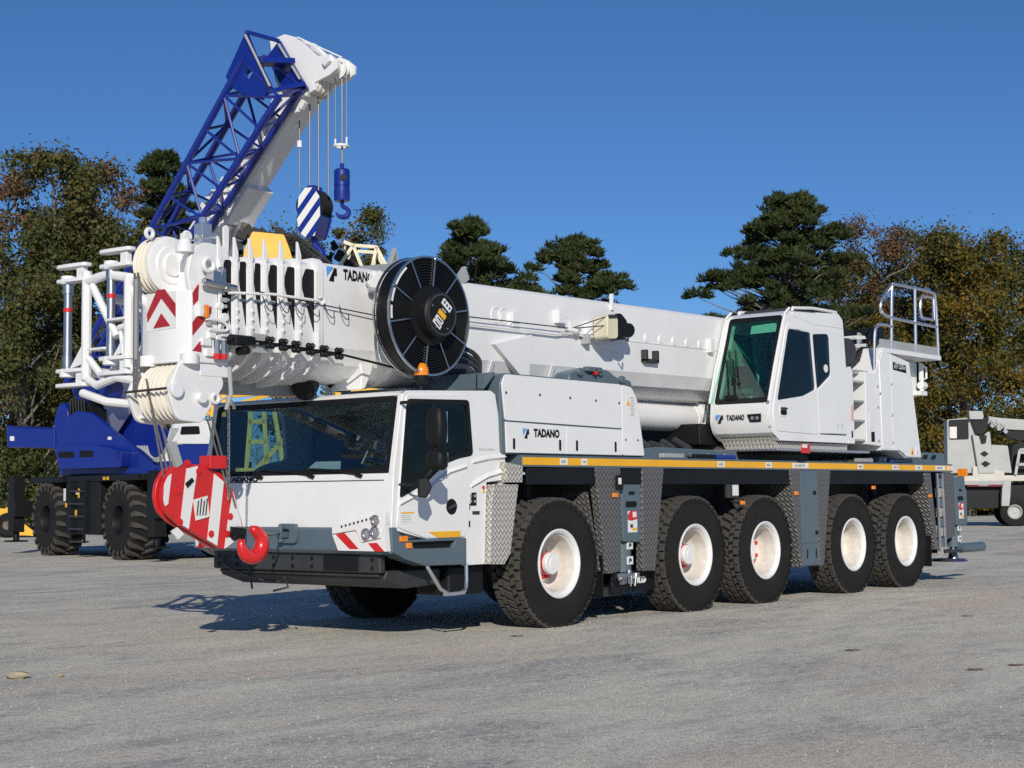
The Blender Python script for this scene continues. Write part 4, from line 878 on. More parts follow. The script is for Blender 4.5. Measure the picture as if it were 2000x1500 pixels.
for k in range(6): b.cyl((2.4 + k * .28, -.6 - .05 * (k % 2), 1.95), (2.5 + k * .28, -.35, 2.02 + .03 * (k % 3)), .05, n=8)
b.build('deck_pipework', DARK, crane, .01)
plate('grey_hatch', rect(6.55, 1.93, 6.85, 2.05), SIDE(-1.0), .4, LGREY, crane, bev=.01)

# ---- operator's cab
OY0, OY1 = -1.50, -.64
op = MB()
fx = lambda z: 4.40 + (z - 2.56) * .375 if z > 2.56 else 4.40 + (2.56 - z) ** 2 * .9
sidep = rnd([(4.62, 2.06), (4.44, 2.16), (4.375, 2.30), (4.40, 2.56), (4.84, 3.72), (4.95, 3.77), (6.30, 3.835), (6.42, 3.76), (6.58, 2.18), (6.48, 2.06)], .06)
w1 = rnd([(4.88, 3.525), (5.48, 3.515), (5.585, 2.76), (5.25, 2.66), (4.555, 2.575)], .05)
w2 = rnd([(5.535, 3.50), (5.96, 3.535), (6.01, 3.49), (6.03, 2.98), (5.64, 2.765)], .05)
op.prism(sidep, SIDE(OY0), -.05, 0, [w1, w2])
op.prism(sidep, SIDE(OY1), -.04, 0, [w1, w2])
yy = (OY0 + .002, -(OY1 - OY0) + .004)
op.prism([(4.62, 2.06), (4.44, 2.16), (4.375, 2.30), (4.40, 2.555), (4.46, 2.555), (4.46, 2.30), (4.6, 2.12), (6.48, 2.12), (6.48, 2.06)], SIDE(yy[0]), yy[1], 0)
op.prism([(4.84, 3.70), (4.95, 3.77), (6.30, 3.835), (6.42, 3.76), (6.40, 3.68), (4.92, 3.66)], SIDE(yy[0]), yy[1], 0)
op.prism([(6.42, 3.76), (6.58, 2.18), (6.48, 2.10), (6.44, 2.2), (6.36, 3.70)], SIDE(yy[0]), yy[1], 0)
for y in (OY0 + .001, OY1 - .07): op.prism([(4.395, 2.55), (4.84, 3.72), (4.92, 3.70), (4.48, 2.55)], SIDE(y), -.069, 0)
oc = op.build('operator_cab', WHITE, crane, .015)
fo = ((4.402, 0, 2.565), (0, -1, 0), Vector((.375, 0, 1)).normalized())
plate('windscreen', [(-OY1 + .06 - .10, .0), (-OY0 - .06, 0), (-OY0 - .06, 1.20), (-OY1 - .04 + .08, 1.20)], fo, .008, GLASSG, oc)
plate('windscreen_seal', rnd([(.66, -.02), (1.46, -.02), (1.46, 1.22), (.66, 1.22)], .05), fo, .01, BLACK, oc, [rnd([(.71, .05), (1.41, .05), (1.41, 1.15), (.71, 1.15)], .05)], off=.004)
plate('sun_notice', [(.98, .98), (1.36, .99), (1.36, 1.12), (.98, 1.10)], (Vector(fo[0]) + Vector((.06, 0, 0)), fo[1], fo[2]), .004, PAPER, oc)
b = MB()
for y in (-.86, -.95): b.tube([(4.42, y, 2.64), (4.60, y + .12, 3.15)], .010, 6).bar((4.48, y - .02, 2.80), (4.66, y + .12, 3.28), .014, .02)
b.obox((4.42, -.9, 2.63), .05, .16, .06).build('wiper', BLACK, oc)
for n, w in (('door_window', w1), ('rear_side_window', w2)):
    plate(n, w, SIDE(OY0 + .006), .006, GLASSD, oc); 
plate('far_window', w1, SIDE(OY1 - .002), .006, GLASSG, oc)
odr = plate('door', rnd([(4.52, 2.18), (4.43, 2.36), (4.47, 2.56), (4.845, 3.60), (5.52, 3.585), (5.62, 2.74), (5.66, 2.16)], .08), SIDE(OY0 - .01), .02, WHITE, oc, [w1], bev=.006)
plate('rear_panel', rnd([(5.67, 2.175), (5.63, 2.73), (6.04, 2.97), (6.475, 2.965), (6.545, 2.19)], .04), SIDE(OY0 - .006), .02, WHITE, oc, bev=.005)
plate('roof_band', rnd([(5.0, 3.70), (5.0, 3.765), (6.28, 3.82), (6.40, 3.755), (6.41, 3.64), (5.6, 3.63)], .03), SIDE(OY0 - .006), .02, WHITE, oc, bev=.005)
plate('sill_groove', rect(5.70, 2.165, 6.44, 2.18), SIDE(OY0), .01, DARK, oc, off=.004)
plate('window_sticker', circ(5.90, 3.06, .055, 20), SIDE(OY0), .006, WDECAL, oc, off=.002)
hn = plate('door_handle', rrect(4.60, 2.37, 4.80, 2.52, .04), SIDE(OY0 - .01), .01, WDECAL, odr, off=.006)
plate('handle_recess', rrect(4.62, 2.39, 4.78, 2.46, .03), SIDE(OY0 - .01), .01, BLACK, hn, off=.009)
MB().tube([(4.62, OY0 - .022, 2.475), (4.70, OY0 - .03, 2.48), (4.78, OY0 - .022, 2.475)], .012, 6).build('grip', DARK, hn)
for x, z in ((6.2, 2.29), (6.32, 2.29)): plate('pictogram', circ(x, z, .03, 14), SIDE(OY0), .006, LGREY, oc, [circ(x, z, .023, 14)], off=.008)
for y in (OY0 + .02, OY1 - .03):
    MB().tube([(5.02, y, 3.72), (5.05, y, 3.815), (5.6, y, 3.855), (6.25, y, 3.855), (6.30, y, 3.76)], .022, 8).tube([(6.18, y, 3.78), (6.18, y, 3.855)], .02, 8).build('roof_rail', WHITE, oc)
MB().box(5.1, 6.15, OY0 + .06, OY1 - .08, 3.76, 3.83).build('roof_hatch', DARK, oc, .01)
for sg, y in ((1, OY1 + .02), (-1, OY0 - .004)):
    MB().tube([(4.34, y, 2.56), (4.50, y, 3.0), (4.70, y, 3.50), (4.80, y, 3.72), (4.92, y, 3.80)], .018, 8).build('corner_rail', WHITE, oc)
FF = FRONT(4.372)
logo(FF, (.70, 2.30), .11, oc, .012); text('TADANO', FF, (.865, 2.335), .066, BLACK, oc, .003, sx=.66, d=.012)
pl = plate('front_lamp', [(1.17, 2.40), (1.37, 2.405), (1.37, 2.30), (1.21, 2.30)], FF, .02, BLACK, oc, bev=.004, off=.012)
for y in (1.25, 1.32): plate('lamp_glass', circ(y, 2.35, .026, 14), FF, .01, LENS, pl, off=.016)
# inside
s = MB().box(5.15, 5.85, -1.34, -.78, 2.45, 2.72).obox((5.85, -1.07, 3.05), .16, .54, .80, Matrix.Rotation(R(10), 3, 'Y')).obox((5.97, -1.07, 3.45), .08, .28, .2).box(5.3, 5.8, -1.40, -1.34, 2.70, 2.78).box(5.3, 5.8, -.80, -.74, 2.70, 2.78)
s.build('seat', SEAT, oc, .04)
b = MB().box(4.62, 4.80, -1.40, -.72, 2.14, 2.62).obox((4.86, -.86, 2.92), .06, .30, .30).cyl((5.3, -1.37, 2.76), (5.28, -1.37, 2.95), .025, n=8).cyl((5.3, -.77, 2.76), (5.28, -.77, 2.95), .025, n=8)
b.build('console', BLACK, oc, .02)
rf = random.Random(11); gx_, gz_ = 9, 10; b = MB()
b.add([(4.98 + .09 * i + .03 * j * .5 + rf.uniform(-.03, .03), -1.40 + rf.uniform(0, .10) + .02 * i, 2.62 + .085 * j + rf.uniform(-.03, .03)) for j in range(gz_) for i in range(gx_)], [(j * gx_ + i, j * gx_ + i + 1, (j + 1) * gx_ + i + 1, (j + 1) * gx_ + i) for j in range(gz_ - 1) for i in range(gx_ - 1)])
b.build('plastic_cover', glass('clear_film', (.72, .76, .80), .13, .12), oc, ang=10)
plate('wall_notice', rect(.92, 2.95, 1.10, 3.25), FRONT(6.34), .004, PAPER, oc)
# step plate below the cab
sp = MB().prism([(4.50, 2.10), (4.62, 1.96), (6.6, 1.96), (6.6, 2.05), (4.56, 2.05)], SIDE(-1.43), -.75, 0).build('cab_underside', CHECK, crane, .005)
MB().box(4.34, 6.9, -1.62, -.60, 1.925, 1.955).build('cab_step', ALU, crane, .006)
fl = plate('red_flag', rect(4.95, 1.90, 5.17, 2.02), SIDE(-1.63), .01, RED, crane); plate('white_panel', rect(4.96, 1.97, 5.09, 2.015), SIDE(-1.63), .01, WDECAL, fl, off=.003)

# ---- ladder box, counterweight housing and platform
hz = MB()
CY = -1.45
hz.prism([(6.62, 2.06), (6.54, 3.10), (6.72, 3.14), (6.78, 3.06), (6.80, 2.06)], SIDE(CY), -.55, 0)
hz.prism([(7.16, 2.06), (7.16, 3.09), (7.45, 3.08), (7.62, 3.30), (7.64, 2.0), (7.62, 2.04)], SIDE(CY), -.55, 0)
hz.box(6.7, 7.2, CY + .40, CY + .55, 2.06, 3.06)
hz.prism([(7.62, 1.98), (7.58, 3.26), (7.70, 3.445), (8.60, 3.32), (8.93, 1.88), (8.42, 1.88), (8.18, 1.98)], SIDE(CY - .0), -2.6, -.02)
hous = hz.build('counterweight_housing', WHITE, crane, .012)
for x0_, x1_ in ((7.63, 7.955), (7.965, 8.6)):
    P = [(x0_, 1.99), (x0_, 3.42 - (x0_ - 7.7) * .137), (x1_, 3.42 - (x1_ - 7.7) * .137), (x1_ + (.28 if x1_ > 8.5 else .0), 1.90 if x1_ > 8.5 else 1.99)]
    if x0_ < 7.7: P = [(7.64, 1.99), (7.60, 3.25), (7.71, 3.425), (7.955, 3.395), (7.975, 1.99)]
    else: P = [(7.985, 1.99), (7.965, 3.39), (8.585, 3.305), (8.91, 1.90), (8.42, 1.90), (8.2, 1.99)]
    plate('housing_panel', P, SIDE(CY - .008), .02, WHITE, hous, bev=.005)
for i in range(4):
    z = 2.10 + i * .275
    MB().prism([(6.79, z), (7.17, z), (7.17, z + .03), (6.79, z + .03)], SIDE(CY + .02), -.36, 0).build('ladder_step', LGREY, hous, .004)
    MB().prism([(0, 0), (.36, 0), (.0, .16)], ((6.80, CY + .02, z + .03), (0, 1, 0), (0, 0, 1)), .0, .012).build('step_gusset', LGREY, hous)
tp = text('ATF 220G-5', SIDE(CY - .010), (8.055, 3.185), .082, WDECAL, plate('name_plate', [(8.03, 3.165), (8.47, 3.135), (8.47, 3.25), (8.03, 3.28)], SIDE(CY - .008), .006, BLACK, hous, off=.003), .001, sx=.70, d=.007)
for x, m in ((8.60, YEL), (8.76, WDECAL)): 
    t = plate('warning_triangle', [(x - .055, 1.93), (x + .055, 1.93), (x, 2.05)], SIDE(CY - .008), .006, m, hous, off=.004); plate('pictogram', [(x - .012, 1.945), (x + .012, 1.945), (x, 2.0)], SIDE(CY - .008), .006, BLACK if m is YEL else RED, t, off=.006)
text('1' , SIDE(CY - .008), (8.30, 1.94), .05, DARK, hous, d=.005)
plate('socket_panel', rect(7.30, 2.10, 7.40, 2.24), SIDE(CY), .01, BLACK, hous, off=.006); plate('pink_notice', rect(6.69, 2.38, 6.77, 2.60), SIDE(CY), .01, mat('pink_decal', (.70, .45, .45), .5), hous, off=.004); plate('grey_notice', rect(7.25, 2.3, 7.38, 2.52), SIDE(CY), .01, WHITE2, hous, off=.004)
plate('catch', rrect(6.70, 2.14, 6.735, 2.24, .015), SIDE(CY), .01, BLACK, hous, off=.006)
for x, z in ((7.52, 2.12), (7.52, 2.6), (7.52, 2.9), (7.97, 2.1), (7.97, 2.5), (7.97, 2.95), (7.6, 2.8)): MB().cyl((x, CY - .005, z), (x, CY - .02, z), .016, n=8).build('bolt', LGREY, hous)
# platform and handrail
pf = MB().box(7.70, 9.72, CY - .01, .9, 3.40, 3.47).build('platform', WHITE, hous, .008)
MB().box(7.74, 9.68, CY + .02, CY + .06, 3.47, 3.60).build('toe_board', LGREY, hous, .004)
rl = MB(); ry_ = CY + .03
TT = lambda pts, sm=1: rl.tube([(x, ry_, z) for x, z in pts], .024, 8, smooth=sm)
TT([(8.08, 3.44), (8.14, 4.44), (8.22, 4.45), (9.55, 4.455), (9.66, 4.40), (9.70, 3.45)], 2)
TT([(8.90, 3.45), (8.93, 4.45)], 0); TT([(8.14, 4.43), (7.78, 4.18), (7.74, 3.98), (8.02, 3.93), (9.66, 3.92)], 2)
TT([(9.20, 4.36), (9.58, 4.36), (9.56, 4.02), (9.15, 4.02)], 0); TT([(9.20, 4.36), (9.12, 4.30), (9.09, 4.10), (9.15, 4.02)], 1)
TT([(7.50, 3.06), (7.54, 3.66), (7.62, 3.80), (7.88, 3.82), (8.08, 3.80)], 2)
rl.build('handrail', ALU, hous)
b = MB().tube([(6.50, CY + .1, 3.12), (6.48, CY + .1, 3.35), (6.42, CY + .1, 3.5)], .022, 8); b.build('grab_handle', WHITE, hous)
rx = (9.508,3.198)[0]; b = MB().box(rx - .5, rx + .10, -1.1, -.8, 2.85, 3.38).tube([(rx, -1.2, 3.36), (rx + .22, -1.2, 3.30), (rx + .22, -1.2, 3.14), (rx, -1.2, 3.10)], .022, 6, True).cyl((rx, -1.2, 3.02), (rx + .15, -1.2, 3.02), .06, n=10).box(rx - .1, rx + .14, -1.25, -1.1, 2.86, 2.93).cyl((rx + .05, -1.2, 2.93), (rx + .05, -1.2, 3.36), .035, n=8); b.build('rear_coupling', WHITE, hous, .01)
# winch and hoses behind the operator's cab
MB().cyl((7.6, -.9, 3.35), (7.6, -.15, 3.35), .34, n=32).lathe([(.34, 0), (.42, 0), (.42, .05), (.34, .05)], (7.6, -.93, 3.35), (0, 1, 0), 32, True).build('hoist_winch', BLACK, crane, .01, ang=40)
MB().prism(rnd([(8.736,3.875),(9.330,3.936),(9.391,3.748),(8.759,3.672)], .05), SIDE(-.7), -.6, 0).build('winch_motor', BLACK, crane, .02)
MB().prism(rnd([(6.842,3.557),(7.044,3.564),(7.182,3.493),(7.222,3.364),(7.120,3.226),(6.836,3.137)], .06), SIDE(-1.3), -.25, 0).build('cover_disc', DARK, crane, .02)
for P_ in ([(7.600,3.662),(7.893,3.676),(7.923,3.632),(7.613,3.603)], [(7.625,3.537),(7.953,3.566),(7.983,3.523),(7.655,3.479)], [(7.589,3.459),(8.048,3.505),(8.013,3.457),(7.619,3.409)]): MB().prism(rnd(P_, .02), SIDE(-1.1), -.2, 0).build('guard_bar', WHITE, crane, .008)
MB().box(7.2, 8.4, -1.0, .4, 3.0, 3.12).box(6.8, 7.1, -.7, -.5, 3.0, 3.7).build('winch_guard', WHITE, crane, .01)
b = MB()
for k in range(4): b.tube([(7.0 + .1 * k, -1.15 + .06 * k, 3.06), (7.3 + .05 * k, -1.15, 3.25 + .04 * k), (7.9, -1.1, 3.35 + .06 * k), (8.3, -1.0, 3.2)], .035, 8, smooth=2)
b.build('hydraulic_hose', BLACK, crane)
MB().prism([(7.0, 3.06), (7.55, 3.06), (7.55, 3.12), (7.1, 3.12)], SIDE(CY + .1), -.4, 0).build('tread_plate', LGREY, hous, .004)
for x in (8.62, 9.3): MB().prism([(x, 3.47), (x + .16, 3.47), (x + .14, 3.80), (x + .04, 3.82)], SIDE(-.6), -.02, .02).build('lug_plate', LGREY, hous, .006)
MB().sphere((8.72, -.65, 3.52), .06, 10).build('beacon_dome', AMBER, hous)

# ================================================================ hook block hanging from the boom head
hk = thing('hook_block', 'red and white striped hook block with red hook hanging before the white cab', 'hook block', (-3.85, -.25, .80))
def L_(o):  # shift a mesh built in world coordinates into the thing's frame
    o.location = (3.85, .25, -.80) if o.parent == hk else (0, 0, 0); return o
HB = [(-4.322,1.397),(-4.306,1.521),(-4.226,1.650),(-4.115,1.693),(-3.914,1.704),(-3.757,1.658),(-3.634,1.626),(-3.534,1.497),(-3.472,1.458),(-3.433,1.305),(-3.363,1.111),(-3.401,1.026),(-3.606,0.908),(-3.674,0.938),(-3.994,1.092),(-4.164,1.175),(-4.281,1.269)]
HB = rnd(HB, .05)
L_(MB().prism(HB, SIDE(-.25), -.13, -.08).prism(HB, SIDE(-.25), -.03, .03).build('cheek_plate', RED, hk, .012))
inner = clip(HB, [])
cx_ = sum(p[0] for p in HB) / len(HB); cz_ = sum(p[1] for p in HB) / len(HB)
core = [(cx_ + (x - cx_) * .88, cz_ + (z - cz_) * .88) for x, z in HB]
L_(MB().prism(core, SIDE(-.25), -.08, -.03).build('block_body', RED, hk))
for k in range(2): L_(MB().lathe([(.06, -.016), (.25, -.016), (.23, 0), (.25, .016), (.06, .016)], (-3.98, -.21 + k * .03, 1.43), (0, 1, 0), 32).build('sheave', DARK, hk))
for Q in ([(-4.051,1.660),(-3.921,1.685),(-4.024,1.098),(-4.124,1.137)], [(-3.715,1.710),(-3.604,1.592),(-3.699,0.859),(-3.809,0.980)], [(-4.295,1.567),(-4.221,1.613),(-4.259,1.337),(-4.316,1.315)], [(-3.498,1.449),(-3.371,1.088),(-3.452,0.970),(-3.601,0.918),(-3.553,1.211)]):
    # keep the stripe inside the cheek outline
    s = Q
    hp_ = []
    A = sum(HB[i][0] * HB[(i + 1) % len(HB)][1] - HB[(i + 1) % len(HB)][0] * HB[i][1] for i in range(len(HB)))
    hull = HB if A > 0 else HB[::-1]
    for i in range(len(hull)):
        p, q = hull[i], hull[(i + 1) % len(hull)]; nx, nz = q[1] - p[1], -(q[0] - p[0]); ln = math.hypot(nx, nz)
        if ln > 1e-6: hp_.append((nx / ln, nz / ln, (nx * p[0] + nz * p[1]) / ln - .004))
    s = clip(Q, hp_)
    if len(s) > 2: L_(plate('white_stripe', s, SIDE(-.28), .006, WDECAL, hk, off=.004))
pc = L_(plate('load_chart', [(-3.981,1.376),(-3.813,1.412),(-3.788,1.219),(-3.950,1.185)], SIDE(-.29), .006, PAPER, hk, off=.004))
for k, (a, c_) in enumerate((((383, 1008), (390, 978)), ((388, 1007), (394, 984)), ((393, 1006), (399, 980)), ((398, 1004), (403, 978)))): pass
tx = [(-3.960,1.218),(-3.919,1.357)]
for k in range(4):
    x = (-3.944,1.227)[0] + k * .034; z = (-3.944,1.227)[1]
    plate('print_line', [(x, z + .004), (x + .012, z + .006), (x - .0 + .03, z + .14 + .02 * (k % 2)), (x + .018, z + .138 + .02 * (k % 2))], SIDE(-.29), .006, DARK, pc, off=.0075)
L_(plate('plaque', [(-4.071,1.525),(-3.994,1.577),(-3.970,1.549),(-4.047,1.483)], SIDE(-.29), .006, BLACK, hk, off=.004))
for px_, pz_ in ((-4.125,1.174), (-3.534,1.215), (-3.571,1.054), (-3.761,1.059), (-4.156,1.451), (-3.909,1.633), (-4.040,1.707)):
    L_(MB().cyl((px_, -.27, pz_), (px_, -.288, pz_), .034, n=14).cyl((px_, -.28, pz_), (px_, -.294, pz_), .017, n=10).build('pin', RED, hk))
L_(MB().box(-3.82, -3.62, -.34, -.18, 1.66, 1.78).build('weight_box', RED, hk, .01))
L_(plate('white_tag', [(-4.201,1.093),(-4.131,1.128),(-4.055,1.066),(-4.125,1.017)], SIDE(-.26), .02, WDECAL, hk))
wd = L_(MB().prism([(-4.253,1.881),(-4.172,1.906),(-4.094,1.702),(-4.158,1.665)], SIDE(-.26), -.03, .03).build('wedge_socket', LGREY, hk, .006))
# hook: a tapering horn swept round the bowl
hc = Vector((-3.30, -.32, .955)); P = []; RR = []
for t in np.linspace(0, 1, 26):
    a = R(100 - 300 * t); r_ = .125; P.append((hc.x + r_ * math.cos(a) * 1.02, hc.y, hc.z + r_ * math.sin(a) * 1.0)); RR.append(.032 + .042 * math.sin(math.pi * min(1, t * .95 + .06)) ** .8)
RR[-1] = .03; RR[0] = .022
hok = L_(MB().tube([(P[0][0] + .01, hc.y, P[0][2] - .01)] + P[1:], RR, 12).build('hook', RED, hk, ang=80))
L_(MB().cyl((hc.x - .24, hc.y + .03, hc.z + .12), (hc.x - .10, hc.y, hc.z + .10), .05, n=12).sphere((hc.x - .19, hc.y + .02, hc.z + .08), .045, 12).build('hook_swivel', BLACK, hk))
L_(MB().tube([(hc.x + .07, hc.y, hc.z + .09), (-2.9, -.15, 1.03), (-2.64, .01, 1.04)], .014, 6).tube([(hc.x - .2, hc.y, hc.z + .16), (hc.x - .05, hc.y, hc.z + .15)], .010, 6).build('tie_rope', ROPE, hk))
# ropes between head and hook block belong to the crane
for a, bq in (((-4.384,2.471), (-4.231,1.453)), ((-4.372,2.379), (-4.065,1.149)), ((-4.219,2.094), (-4.150,1.591)), ((-4.229,2.081), (-4.129,1.683))):
    MB().tube([(a[0], -.12, a[1]), (bq[0], -.22, bq[1])], .010, 6).build('hoist_rope', ROPE, head)
for a, bq in (((-3.851,2.108), (-3.565,1.439)), ((-3.796,2.133), (-3.483,1.305))):
    MB().tube([(a[0], -.33, a[1]), (bq[0], -.30, bq[1])], .010, 6).build('hoist_rope', ROPE, head)
# chain hanging from a small davit
chn = MB()
for k in range(24):
    z = (-3.568,2.214)[1] - k * .036; x = (-3.568,2.214)[0]; t = Vector((x, -.30, z))
    c_ = [(x + (.012 * math.cos(a) if k % 2 else 0), -.30 + (0 if k % 2 else .012 * math.cos(a)), z + .022 * math.sin(a)) for a in np.linspace(0, 2 * math.pi, 9)[:-1]]
    chn.tube(c_, .005, 5, closed=True)
chn.build('chain', STEEL, head)
MB().tube([(-3.80, -.36, 2.25), (-3.62, -.32, 2.34), (-3.52, -.30, 2.28), (-3.50, -.30, 2.22)], .016, 6, smooth=1).build('chain_arm', CREAM, head)

# ================================================================ blue rough terrain crane
RTA = math.atan2(-.975, -.2225); DSL = R(-85) - RTA
rtc = thing('rough_terrain_crane', 'blue and black rough terrain crane with raised white boom and lattice jib beside it', 'crane', (10.98, 19.86, 0), RTA)
def sup(b):                                        # turn parts of the slewed superstructure into the carrier's frame
    c, s_ = math.cos(DSL), math.sin(DSL); b.v = [(x * c - y * s_, x * s_ + y * c, z) for x, y, z in b.v]; return b
def big_tyre():
    b = MB(); prof = [(.36, -.30), (.40, -.335), (.55, -.36), (.70, -.355), (.80, -.33), (.865, -.30), (.875, -.15), (.88, 0)]
    b.lathe(prof + [(r, -y) for r, y in prof[-2::-1]], (0, 0, 0), (0, 1, 0), 56); b.mi(1)
    n = 22
    for i in range(n):
        for sg in (-1, 1):
            t0 = 2 * math.pi * (i + (.5 if sg > 0 else 0)) / n; vs = []
            for r, e in ((.86, 0), (.935, .008)):
                for yy, sk, dd in ((0, .10, .035), (.19, .0, .05), (.345, -.03, .075)):
                    for tt in (-1, 1):
                        a = t0 + sk + tt * (dd - e); rr = r - (.035 if yy > .3 else 0); vs.append((rr * math.sin(a), sg * (yy - (e if yy > .3 else 0)), rr * math.cos(a)))
            b.add(vs, [(6, 8, 9, 7), (8, 10, 11, 9), (0, 6, 7, 1), (0, 2, 8, 6), (2, 4, 10, 8), (1, 7, 9, 3), (3, 9, 11, 5), (4, 5, 11, 10)])
            b.add([(r * math.sin(t0 - .03 + tt * .065), sg * y, r * math.cos(t0 - .03 + tt * .065)) for r, y in ((.90, .345), (.78, .362), (.70, .352)) for tt in (-1, 1)], [(0, 2, 3, 1), (2, 4, 5, 3)])
    b.v = [(x, y, max(z, -.905)) for x, y, z in b.v]
    return b.mesh('wheel', [RUB, TREAD], 40)
BT = big_tyre()
BR = MB().lathe([(.37, -.30), (.39, -.33), (.34, -.33), (.32, -.28), (.31, -.15), (.24, -.12), (.10, -.12), (.10, -.20), (1e-4, -.20)], (0, 0, 0), (0, 1, 0), 32).mesh('rim', [BLACK], 30)
for x in (-2.14, 2.14):
    for sg in (-1, 1):
        w = bpy.data.objects.new('wheel', BT); col.objects.link(w); w.parent = rtc; w.location = (x, sg * 1.16, .905); w.rotation_euler = (0, 0, 0 if sg < 0 else math.pi)
        o = bpy.data.objects.new('rim', BR); col.objects.link(o); o.parent = w
        b = MB()
        for k in range(8): a = k * math.pi / 4; b.cyl((.2 * math.sin(a), -.12, .2 * math.cos(a)), (.2 * math.sin(a), -.15, .2 * math.cos(a)), .02, n=6)
        b.build('wheel_nut', STEEL, w)
b = MB().box(-4.1, 3.9, -.75, .75, .75, 1.55).box(-3.2, 3.3, -1.45, 1.45, 1.80, 1.95).box(-1.0, 1.0, -1.45, 1.45, .55, 1.80)
for x in (-2.14, 2.14): b.cyl((x, -.9, .905), (x, .9, .905), .2, n=12)
for sg in (-1, 1):
    for x in (-2.14, 2.14): b.prism([(x - 1.15, 1.80), (x - 1.0, 1.95), (x + 1.0, 1.95), (x + 1.15, 1.80)], SIDE(sg * .75 if sg > 0 else -1.5), -.75, 0)
b.build('carrier_frame', BLACK, rtc, .02)
for x0 in (-4.4, 3.9):
    b = MB().box(x0 - .2, x0 + .3, -1.55, 1.55, .95, 1.35)
    for sg in (-1, 1): b.box(x0 - .12, x0 + .2, sg * 1.40 - .16, sg * 1.40 + .16, .55, 2.0).cyl((x0 + .04, sg * 1.4, .55), (x0 + .04, sg * 1.4, .34), .08, n=12).box(x0 - .2, x0 + .28, sg * 1.4 - .24, sg * 1.4 + .24, .30, .34)
    b.build('outrigger', BLACK, rtc, .015)
ld = MB().bar((-.55, -1.50, .35), (-.55, -1.50, 1.85), .05, .05).bar((.25, -1.50, .35), (.25, -1.50, 1.85), .05, .05).build('ladder', BLACK, rtc)
for k in range(5): MB().box(-.55, .25, -1.55, -1.38, .36 + k * .30, .40 + k * .30).build('ladder_step', DARK, ld)
for x, z, w, h, m in ((-.95, 1.35, .12, .30, PAPER), (-.85, 1.20, .1, .1, YEL), (-.2, 1.50, .10, .10, PAPER), (-.08, 1.42, .08, .22, YEL), (-.25, .95, .1, .18, YEL), (1.35, 1.83, .12, .07, YEL), (1.55, 1.83, .12, .07, YEL)):
    plate('safety_label', rect(x, z, x + w, z + h), SIDE(-1.50), .01, m, rtc, off=.03)
# superstructure
b = MB()
b.prism(rnd([(-1.767,2.683),(-1.812,3.149),(-1.495,3.301),(-0.943,3.531),(-0.431,3.462),(0.682,2.804),(1.739,2.168),(1.741,1.954),(-1.512,2.004)], .05), SIDE(-1.15), -.12, 0)
b.prism(rnd([(-1.767,2.683),(-1.812,3.149),(-1.495,3.301),(-0.943,3.531),(-0.431,3.462),(0.682,2.804),(1.739,2.168),(1.741,1.954),(-1.512,2.004)], .05), SIDE(.60), -.12, 0)
b.box(-1.6, 2.6, -1.1, 1.2, 1.98, 2.25).cyl((0, 0, 1.95), (0, 0, 2.0), .9, n=28)
ss = sup(b).build('superstructure', BLUE, rtc, .015)
sup(MB().prism(rnd([(-1.443,2.707),(0.015,2.670),(0.932,2.503),(0.936,2.120),(-1.211,2.121)], .05), SIDE(-1.42), -.26, 0)).build('engine_box', BLUE, ss, .02)
for P in ([(-1.273,2.542),(-0.704,2.529),(-0.702,2.382),(-1.271,2.394)], [(-0.504,2.549),(-0.037,2.538),(-0.035,2.380),(-0.502,2.390)]):
    sup(MB().prism(rnd(P, .03), SIDE(-1.42), -.01, .006)).build('louvre_opening', BLACK, ss)
for k in range(4): sup(MB().prism([(x, z - k * .05) for x, z in [(0.775,2.507),(0.897,2.492),(0.897,2.474),(0.775,2.489)]], SIDE(-1.42), -.01, .006)).build('vent_slot', BLACK, ss)
sup(MB().prism([(-3.478,2.699),(-3.508,3.226),(-3.410,3.249),(-3.271,3.206),(-1.695,3.118),(-1.687,2.630)], SIDE(-1.2), -2.4, 0)).build('counterweight', BLUE, ss, .03)
for off, P in ((1.2, [(-3.346,2.978),(-3.188,2.973),(-3.186,2.858),(-3.343,2.862)]), (1.15, [(0.169,2.867),(0.294,2.863),(0.295,2.790),(0.170,2.793)]), (1.15, [(0.738,2.512),(0.877,2.509),(0.878,2.401),(0.739,2.404)])):
    sup(MB().prism(rnd(P, .02), SIDE(-off), -.01, .01)).build('white_label', WDECAL, ss)
b = MB().prism(rnd([(-2.053,3.200),(-1.890,3.663),(-1.703,3.794),(-1.512,3.585),(-1.431,3.180)], .1), SIDE(-.95), -.8, 0); sup(b).build('winch', BLUE, ss, .03)
b = MB().prism([(-1.473,3.259),(-1.479,3.686),(-0.831,3.736),(-0.719,3.557),(-0.714,3.233)], SIDE(-.9), -.5, 0); x0, z0 = (-1.358,3.253)
for k in range(6): b.tube([(x0 + .12 * k, -1.0, z0), (x0 + .03 + .1 * k, -1.02, z0 + .3), (x0 + .1 * k, -1.0, z0 + .55 + .05 * (k % 3))], .03, 6, smooth=1)
sup(b).build('winch_motor', BLACK, ss, .01)
b = MB(); x0, z0 = (1.226,2.512)
for k in range(5): b.tube([(x0 + .08 * k, -1.2, z0 + .1), (x0 + .35 + .05 * k, -1.3, z0 - .05 * k), (x0 + .8, -1.2, z0 - .4 + .05 * k), (x0 + .9 + .06 * k, -1.0, z0 + .5)], .022, 6, smooth=2)
sup(b).build('hydraulic_hose', LGREY, ss)
sup(MB().prism(rnd([(2.591,2.619),(3.695,2.591),(3.698,2.039),(2.529,2.070)], .05), SIDE(-1.28), -.95, 0)).build('cab_base', BLUE, ss, .02)
rcab = sup(MB().prism(rnd([(2.591,2.631),(2.686,3.132),(3.564,3.137),(3.695,2.602)], .06), SIDE(-1.28), -.95, 0)).build('operator_cab', WHITE, ss, .02)
